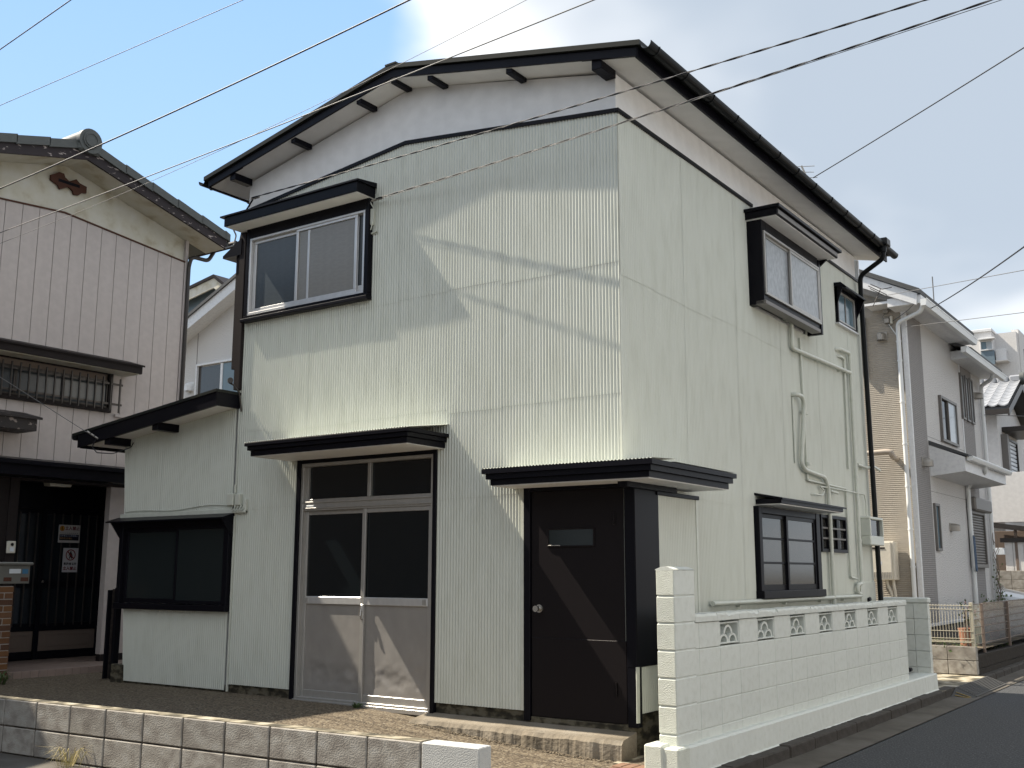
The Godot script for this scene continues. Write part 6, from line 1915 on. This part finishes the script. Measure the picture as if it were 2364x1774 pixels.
	bx(b, "mortar_bed", Vector3(-0.84, 0.3, -18.49), Vector3(0.75, 1.57, -18.41), M.mortar, 0.0)
	# parked car, nose towards the street
	car()
	# distant apartment block
	var a := thing("apartment_block", "pale apartment block with corner balconies far behind the houses", "building", Vector3(-9, 0, -64))
	var ab := MB.new()
	ab.box(Vector3(-9.6, 0, -70), Vector3(-7.95, 15.95, -60), 0.0)
	ab.box(Vector3(-7.95, 0, -70), Vector3(-6.75, 15.85, -60.9), 0.0)
	ab.box(Vector3(-7.1, 0, -70), Vector3(-6.70, 16.1, -61.5), 0.0)
	put(a, "wall", ab, M.stucco_white)
	bx(a, "parapet", Vector3(-9.7, 15.85, -70.1), Vector3(-7.9, 16.02, -59.9), M.trim_white, 0.02)
	for k in 4:
		var y := 14.35 - 1.98 * k
		var wn := frame(a, "window", "z", -8.62, -7.90, y + 0.35, y + 0.95, -60.05, -59.9, 0.06, M.trim_white)
		wb(wn, "pane", "z", -8.56, -8.28, y + 0.41, y + 0.89, -60.0, -59.96, M.glass_blue, 0.0)
		wb(wn, "pane", "z", -8.26, -7.96, y + 0.41, y + 0.89, -60.0, -59.96, M.glass_pale, 0.0)
		wb(a, "dark_panel", "z", -8.60, -7.86, y - 0.52, y + 0.33, -60.06, -59.97, M.blue_board, 0.01)
		wb(a, "window_hood", "z", -8.66, -7.72, y + 0.97, y + 1.05, -60.0, -59.6, M.trim_white, 0.01)
		bx(a, "balcony", Vector3(-7.86, y - 0.25, -60.9), Vector3(-7.3, y + 0.42, -60.3), M.trim_white, 0.02)
		bx(a, "balcony_slab", Vector3(-7.9, y - 0.35, -60.9), Vector3(-7.2, y - 0.25, -60.2), M.stucco_white, 0.02)
		for z in [-63.5, -66.5]:
			var w2 := frame(a, "window", "x", z - 0.7, z + 0.7, y - 0.5, y + 0.75, -6.72, -6.66, 0.06, M.bronze_grey)
			wb(w2, "pane", "x", z - 0.62, z + 0.62, y - 0.42, y + 0.68, -6.71, -6.67, M.glass_blue, 0.0)
	var an := MB.new()
	an.tube([Vector3(-0.9, 5.6, -15.0), Vector3(-0.9, 7.6, -15.0)], 0.012, 6)
	tag(put(self, "mast", an, M.cable_grey), "thin lightning mast above the roof of the modern house", "mast")

func car() -> void:
	var o := thing("parked_car", "silver car parked behind the smoky fence, only its front showing", "car", Vector3(-0.9, 0.3, -18.0))
	var at := Vector3(-0.35, 0.30, -17.1)
	# body lofted along its length (x), front towards +x
	var prof := [[0.55, 0.25, 0.62, 0.62], [0.45, 0.2, 0.80, 0.78], [0.0, 0.18, 0.90, 0.84], [-0.55, 0.18, 0.98, 0.84], [-1.2, 0.18, 1.0, 0.84], [-2.6, 0.18, 1.0, 0.84], [-3.0, 0.25, 0.9, 0.8]]
	var mb := MB.new()
	var rows := []
	for p in prof:
		var row := []
		for k in 9:
			var t := PI * k / 8.0
			var sx := cos(t)
			var yy: float = lerpf(p[1], p[2], pow(sin(t), 0.45))
			row.append(at + Vector3(p[0], yy, signf(sx) * pow(absf(sx), 0.4) * p[3]))
		rows.append(row)
	for i in rows.size() - 1:
		for k in 8:
			mb.quad(rows[i][k], rows[i][k + 1], rows[i + 1][k + 1], rows[i + 1][k], (rows[i][k] as Vector3) - at - Vector3(-1.2, 0.4, 0))
	for k in range(1, 8):
		mb.flat(rows[0][0], rows[0][k], rows[0][k + 1], Vector3.RIGHT)
	put(o, "body", mb, M.car_silver)
	var cb := MB.new()
	var cp := [[-0.1, 0.90], [-0.75, 1.42], [-1.7, 1.48], [-2.5, 1.35], [-2.9, 0.95]]
	for i in cp.size() - 1:
		for s in [-1.0, 1.0]:
			cb.quad(at + Vector3(cp[i][0], cp[i][1], s * 0.62), at + Vector3(cp[i + 1][0], cp[i + 1][1], s * 0.60), at + Vector3(cp[i + 1][0], 0.9, s * 0.78), at + Vector3(cp[i][0], 0.9, s * 0.78), Vector3(0, 0, s))
		cb.quad(at + Vector3(cp[i][0], cp[i][1], -0.62), at + Vector3(cp[i][0], cp[i][1], 0.62), at + Vector3(cp[i + 1][0], cp[i + 1][1], 0.60), at + Vector3(cp[i + 1][0], cp[i + 1][1], -0.60), Vector3.UP)
	put(o, "cabin", cb, M.car_silver)
	var ws := MB.new()
	ws.quad(at + Vector3(-0.12, 0.93, -0.56), at + Vector3(-0.12, 0.93, 0.56), at + Vector3(-0.70, 1.39, 0.54), at + Vector3(-0.70, 1.39, -0.54), Vector3(1, 1, 0))
	for i in ws.v.size(): ws.v[i] += Vector3(0.01, 0.012, 0)
	put(o, "windscreen", ws, M.glass_sky)
	for s in [-1.0, 1.0]:
		var sw := MB.new()
		sw.quad(at + Vector3(-0.45, 0.95, s * 0.79), at + Vector3(-2.5, 0.95, s * 0.79), at + Vector3(-2.3, 1.35, s * 0.66), at + Vector3(-0.85, 1.38, s * 0.66), Vector3(0, 0, s))
		put(o, "side_window", sw, M.glass_dark)
		var mr := MB.new()
		mr.box(at + Vector3(-0.52, 0.95, s * 0.84 - 0.07), at + Vector3(-0.38, 1.09, s * 0.84 + 0.07), 0.04)
		put(o, "mirror", mr, M.black)
		var hl := MB.new()
		hl.box(at + Vector3(0.40, 0.58, s * 0.56 - 0.12), at + Vector3(0.56, 0.72, s * 0.56 + 0.12), 0.05)
		put(o, "headlight", hl, M.glass_pale)
		for x in [-0.25, -2.3]:
			var wl := MB.new()
			wl.tube([at + Vector3(x, 0.10, s * 0.66), at + Vector3(x, 0.10, s * 0.85)], 0.29, 18)
			var tw := put(o, "wheel", wl, M.rubber)
			var rim := MB.new()
			rim.tube([at + Vector3(x, 0.10, s * 0.855), at + Vector3(x, 0.10, s * 0.865)], 0.18, 14)
			put(tw, "rim", rim, M.vent_steel)

# ---------------------------------------------------------------- cables overhead
func sag(a: Vector3, b: Vector3, drop: float, n := 24) -> Array:
	var out := []
	for i in n + 1:
		var t := float(i) / n
		out.append(a.lerp(b, t) - Vector3(0, drop * 4.0 * t * (1.0 - t), 0))
	return out

func cable(label: String, a: Vector3, b: Vector3, r: float, drop: float, m: Material, twist := 0.0, group := "overhead cables") -> void:
	var mb := MB.new()
	if twist > 0.0:
		var l := a.distance_to(b)
		var n := int(l / 0.03)
		var pts := sag(a, b, drop, n)
		var d := (b - a).normalized()
		var s := d.cross(Vector3.UP).normalized()
		var u := s.cross(d)
		for k in 2:
			var q := []
			for i in pts.size():
				var t: float = TAU * (l * i / n) / twist + PI * k
				q.append(pts[i] + (s * cos(t) + u * sin(t)) * r * 0.95)
			mb.tube(q, r, 5)
	else:
		mb.tube(sag(a, b, drop), r, 6)
	tag(put(self, "overhead_cable", mb, m), label, "cable", group)

func beyond(a: Vector3, b: Vector3, t: float) -> Vector3:
	return a + (b - a) * t

func cables() -> void:
	var c: Material = M.cable
	# two twisted service drops fixed to the gable, and their thin companion
	cable("twisted cable from the gable wall above the bay window canopy, upper of two", Vector3(-4.53, 5.56, 0.09), beyond(Vector3(-4.53, 5.56, 0.09), Vector3(2.657, 5.21, 0.849), 1.35), 0.0042, 0.05, c, 0.42)
	cable("twisted cable fixed beside the right end of the bay window canopy", Vector3(-2.69, 5.17, 0.09), beyond(Vector3(-2.69, 5.17, 0.09), Vector3(2.989, 5.211, 0.618), 1.5), 0.0042, 0.06, c, 0.42)
	cable("thin straight wire just under the twisted cable beside the bay window", Vector3(-2.69, 5.15, 0.10), beyond(Vector3(-2.69, 5.15, 0.10), Vector3(3.03, 5.17, 0.62), 1.5), 0.0025, 0.035, M.cable_grey)
	# lines passing in front of the houses
	cable("thick cable crossing the top left corner of the sky", beyond(Vector3(-7.224, 7.466, 1.6), Vector3(-5.848, 7.639, 1.6), -1.0), beyond(Vector3(-7.224, 7.466, 1.6), Vector3(-5.848, 7.639, 1.6), 10.0), 0.0065, 0.0, c)
	cable("thin cable across the blue sky, second from the top left", beyond(Vector3(-7.112, 6.746, 1.6), Vector3(-3.022, 6.714, 1.6), -0.6), beyond(Vector3(-7.112, 6.746, 1.6), Vector3(-3.022, 6.714, 1.6), 2.5), 0.0035, 0.0, c)
	cable("thick cable running past the round ridge tile of the beige house", beyond(Vector3(-6.96, 5.771, 1.6), Vector3(-1.195, 6.116, 1.6), -0.3), beyond(Vector3(-6.96, 5.771, 1.6), Vector3(-1.195, 6.116, 1.6), 1.5), 0.0075, 0.10, c)
	cable("hair-thin cable just above the black gable edge", beyond(Vector3(-6.872, 5.205, 1.6), Vector3(-0.363, 5.844, 1.6), -0.3), beyond(Vector3(-6.872, 5.205, 1.6), Vector3(-0.363, 5.844, 1.6), 1.6), 0.0022, 0.27, M.cable_grey)
	cable("cable crossing in front of the black gable edge of the green house", beyond(Vector3(-6.874, 5.221, 1.6), Vector3(0.591, 5.532, 1.6), -0.3), beyond(Vector3(-6.874, 5.221, 1.6), Vector3(0.591, 5.532, 1.6), 1.5), 0.0048, 0.06, M.cable_grey)
	cable("thin wire tied to the lean-to roof edge with a steel clamp", Vector3(-6.72, 3.03, 0.34), beyond(Vector3(-6.755, 3.046, 0.34), Vector3(-7.7, 3.70, 0.889), 1.6), 0.004, 0.0, M.cable_grey)
	# lines on the right
	cable("cable from the rear eave of the green house up to the right", Vector3(0.455, 5.90, -3.70), beyond(Vector3(0.455, 5.90, -3.70), Vector3(2.974, 5.903, -1.699), 2.0), 0.0058, 0.03, c)
	cable("thick cable from the eave of the modern house to the right", Vector3(-0.041, 5.885, -10.74), beyond(Vector3(-0.041, 5.885, -10.74), Vector3(2.1, 4.983, -5.004), 1.6), 0.008, 0.05, c)
	cable("thin cable above the modern house roof, upper of two", Vector3(-0.698, 6.106, -10.24), beyond(Vector3(-0.698, 6.106, -10.24), Vector3(2.308, 4.868, -5.174), 1.6), 0.0045, 0.0, M.cable_grey)
	cable("thin cable tied to the corner of the modern house, lower of two", Vector3(-0.36, 5.586, -10.49), beyond(Vector3(-0.36, 5.586, -10.49), Vector3(2.261, 4.40, -5.243), 1.6), 0.0045, 0.0, M.cable_grey)
	cable("thin cable in front of the tiled house at the end of the street", Vector3(-0.33, 4.79, -16.2), beyond(Vector3(-0.33, 4.79, -16.2), Vector3(2.146, 3.25, -5.411), 1.4), 0.0055, 0.0, c)
	# insulators and lead-in
	var ins := MB.new()
	for k in 3:
		var p := Vector3(-4.55 + 0.045 * k, 5.555, 0.07)
		ins.tube([p, p + Vector3(0.03, 0.0, 0.01)], 0.014, 8)
	tag(put(self, "cable_clamp", ins, M.vent_steel), "steel cable clamp high on the left of the white gable", "clamp", "")
	pipe_thing("lead_in_cable", "black lead-in cable curving from the gable over the window canopy", [Vector3(-4.55, 5.55, 0.06), Vector3(-4.70, 5.46, 0.02), Vector3(-4.82, 5.30, -0.05), Vector3(-4.88, 5.12, -0.06), Vector3(-4.82, 5.03, -0.05)], 0.010)
	var i2 := MB.new()
	for k in 4:
		var p := Vector3(-2.76 + 0.04 * k, 5.165, 0.075)
		i2.tube([p, p + Vector3(0.03, 0.004, 0.006)], 0.012, 8)
	tag(put(self, "cable_clamp", i2, M.vent_steel), "cable clamp beside the right end of the bay window canopy", "clamp")
	var i3 := MB.new()
	for k in 3:
		var p := Vector3(-6.68 - 0.05 * k, 3.02 + 0.032 * k, 0.34 + 0.02 * k)
		i3.tube([p, p + Vector3(-0.035, 0.024, 0.015)], 0.011, 8)
	tag(put(self, "cable_clamp", i3, M.vent_steel), "bright wire clamp on the lean-to roof edge", "clamp")
	pipe_thing("slack_cable", "slack black cable looping under the lean-to roof edge", [Vector3(-6.72, 3.02, 0.34), Vector3(-6.78, 2.93, 0.34), Vector3(-6.70, 2.86, 0.33), Vector3(-6.55, 2.85, 0.22), Vector3(-6.45, 2.93, 0.06), Vector3(-6.46, 2.99, 0.02)], 0.006)
	var bk := MB.new()
	bk.tube([Vector3(-4.67, 3.50, 0.16), Vector3(-4.62, 3.47, 0.14), Vector3(-4.62, 3.40, 0.06), Vector3(-4.62, 3.2, 0.02)], 0.010, 7)
	bk.tube([Vector3(-4.68, 3.52, 0.14), Vector3(-4.63, 3.52, 0.18)], 0.030, 10)
	tag(put(self, "wall_insulator", bk, M.bronze), "small dark insulator where the lean-to roof meets the wall", "insulator")
	# TV antenna on the roof
	var a := thing("tv_antenna", "old rooftop antenna showing above the right eave of the green house", "antenna", Vector3(-0.5, 6.05, -6.4))
	var m := MB.new()
	m.tube([Vector3(-0.50, 6.0, -6.45), Vector3(-0.53, 6.95, -6.43), Vector3(-0.60, 7.16, -6.40)], 0.014, 7)
	put(a, "mast", m, M.vent_steel)
	for k in 6:
		var t := k / 5.0
		var p := Vector3(-0.52 - 0.08 * t, 6.72 + 0.44 * t, -6.43)
		var e := MB.new()
		var h := 0.13 + 0.03 * (k % 2)
		e.tube([p + Vector3(-h, 0.012, 0.05), p + Vector3(h, -0.012, -0.05)], 0.005, 5)
		put(a, "element", e, M.vent_steel)
	var bt := thing("fallen_aerial", "bent black aerial rods behind the black downpipe", "antenna", Vector3(-0.2, 5.6, -8.6))
	var bm := MB.new()
	for q in [[Vector3(0.03, 5.52, -7.2), Vector3(0.16, 5.45, -7.3), Vector3(0.28, 5.47, -7.35)], [Vector3(0.0, 5.50, -7.2), Vector3(0.22, 5.36, -7.3)], [Vector3(0.02, 5.46, -7.2), Vector3(0.20, 5.34, -7.25)], [Vector3(0.05, 5.2, -7.2), Vector3(0.15, 5.44, -7.25)]]:
		bm.tube(q, 0.006, 6)
	put(bt, "rod", bm, M.bronze)

func pipe_thing(called: String, label: String, pts: Array, r: float) -> void:
	var o := pipe(self, called, pts, r, M.cable, 7)
	tag(o, label, "cable")

# ---------------------------------------------------------------- weeds
func weeds() -> void:
	rng.seed = 131
	for q in [["dry_tuft", "dry grass tuft at the foot of the low block wall", Vector3(-2.98, 0.125, 2.86), 60, 0.20, "dry_grass"], ["weed", "small weed growing at the sliding door sill", Vector3(-2.80, 0.27, 0.06), 22, 0.06, "leaf"], ["weed", "weed at the foot of the brick pillar", Vector3(-7.25, 0.30, 0.98), 60, 0.16, "leaf"]]:
		var o := thing(q[0], q[1], "plant", q[2])
		var mb := MB.new()
		for i in q[3]:
			var a := rng.randf() * TAU
			var l: float = q[4] * rng.randf_range(0.4, 1.0)
			var d := Vector3(cos(a), 0, sin(a)) * l
			var p: Vector3 = q[2] + Vector3(cos(a), 0, sin(a)) * rng.randf() * 0.10 * (q[4] / 0.2)
			var w := Vector3(-sin(a), 0, cos(a)) * (0.002 if q[0] == "dry_tuft" else 0.008)
			var m := p + d * 0.4 + Vector3(0, l * 0.8, 0)
			var e := p + d + Vector3(0, l * rng.randf_range(0.3, 1.0), 0)
			mb.quad(p - w, p + w, m + w, m - w, Vector3.UP)
			mb.flat(m - w, m + w, e, Vector3.UP)
		var b := put(o, "blades", mb, M[q[5]])
		b.set_meta("kind", "stuff")
	# moss and grit in the seam before the step
	var g := MB.new()
	for i in 420:
		var x := rng.randf_range(-1.9, 0.05)
		var z := 0.275 + rng.randf_range(-0.012, 0.04)
		var y := yard_y(x, z)
		var s := rng.randf_range(0.004, 0.013)
		g.box(Vector3(x - s, y - s, z - s), Vector3(x + s, y + s * 0.8, z + s), s * 0.4)
	var go := put(self, "loose_gravel", g, M.aggregate)
	tag(go, "loose gravel and crumbs along the front of the entrance step", "gravel", "", "stuff")

# ---------------------------------------------------------------- houses out of view: they shade the low wall, steer fill light, mirror in panes
func outside_frame() -> void:
	var o := thing("brown_house", "dark brown house across the side road, outside the picture", "house", Vector3(-13, 0, 8))
	var w := MB.new()
	w.prism([Vector3(-8.5, 0, 4.3), Vector3(-16, 0, 4.3), Vector3(-16, 6.0, 4.3), Vector3(-8.5, 6.0, 4.3)], Vector3(0, 0, 8))
	put(o, "wall", w, M.wood_brown)
	var r := MB.new()
	r.prism([Vector3(-8.1, 6.2, 3.9), Vector3(-8.1, 8.1, 8.3), Vector3(-8.1, 6.2, 12.7), Vector3(-8.1, 6.05, 12.7), Vector3(-8.1, 6.05, 3.9)], Vector3(-8.4, 0, 0))
	put(o, "roof", r, M.slate)
	var q := thing("added_grey_house", "grey house behind the camera, outside the picture, added to hold back sky light from the yard", "house", Vector3(-3, 0, 17))  # added out of view to hold low sky light off the yard
	var w2 := MB.new()
	w2.box(Vector3(-7, 0, 12.6), Vector3(2.0, 6.0, 20), 0.0)
	put(q, "wall", w2, M.vent_steel)
	var r2 := MB.new()
	r2.prism([Vector3(2.5, 5.9, 12.1), Vector3(2.5, 8.0, 16.3), Vector3(2.5, 5.9, 20.5)], Vector3(-10, 0, 0))
	put(q, "roof", r2, M.slate)
	var h := thing("added_white_house", "sunlit white house across the street, outside the picture, added to throw sunlight onto the street side", "house", Vector3(11, 0, -3))  # added out of view; its sunlit wall brightens the street side
	var w3 := MB.new()
	w3.box(Vector3(8.6, 0, -12), Vector3(15, 6.2, 6.0), 0.0)
	put(h, "wall", w3, M.stucco_white)
	var r3 := MB.new()
	r3.prism([Vector3(8.1, 6.1, -12.5), Vector3(11.8, 7.8, -12.5), Vector3(15.5, 6.1, -12.5)], Vector3(0, 0, 19))
	put(h, "roof", r3, M.slate)
	for k in 4:
		var wn := frame(h, "window", "x", -9.5 + 3.6 * k, -7.8 + 3.6 * k, 3.6, 4.9, 8.5, 8.62, 0.06, M.bronze)
		wb(wn, "pane", "x", -9.44 + 3.6 * k, -7.86 + 3.6 * k, 3.66, 4.84, 8.54, 8.55, M.glass_dim, 0.0)

func _ready() -> void:
	var cam := Camera3D.new()
	cam.name = "camera"
	cam.position = Vector3(4.2214, 1.5, 7.6243)
	cam.rotation = Vector3(0.17567, 0.60941, 0.0017075)
	cam.fov = 39.60
	cam.far = 1500.0
	add_child(cam)
	var env := Environment.new()
	env.background_mode = Environment.BG_SKY
	var sky := Sky.new()
	var pm := PanoramaSkyMaterial.new()
	pm.panorama = sky_image()
	sky.sky_material = pm
	env.sky = sky
	env.ambient_light_source = Environment.AMBIENT_SOURCE_SKY
	env.tonemap_mode = Environment.TONE_MAPPER_LINEAR
	env.tonemap_exposure = 2.0
	env.background_energy_multiplier = 0.64
	env.sdfgi_enabled = true
	env.ssao_enabled = true
	env.ssil_enabled = true
	var we := WorldEnvironment.new()
	we.name = "world_environment"
	we.environment = env
	add_child(we)
	var sun := DirectionalLight3D.new()
	sun.name = "sun"
	sun.light_energy = 1.6
	sun.light_color = Color(1.0, 0.955, 0.88)
	sun.light_angular_distance = 0.5
	sun.shadow_enabled = true
	add_child(sun)
	sun.look_at_from_position(SUN.normalized() * 40.0, Vector3.ZERO, Vector3.UP)
	materials()
	ground()
	house()
	low_wall()
	painted_wall()
	left_house()
	back_left()
	right_house()
	fence()
	far_street()
	cables()
	weeds()
	outside_frame()
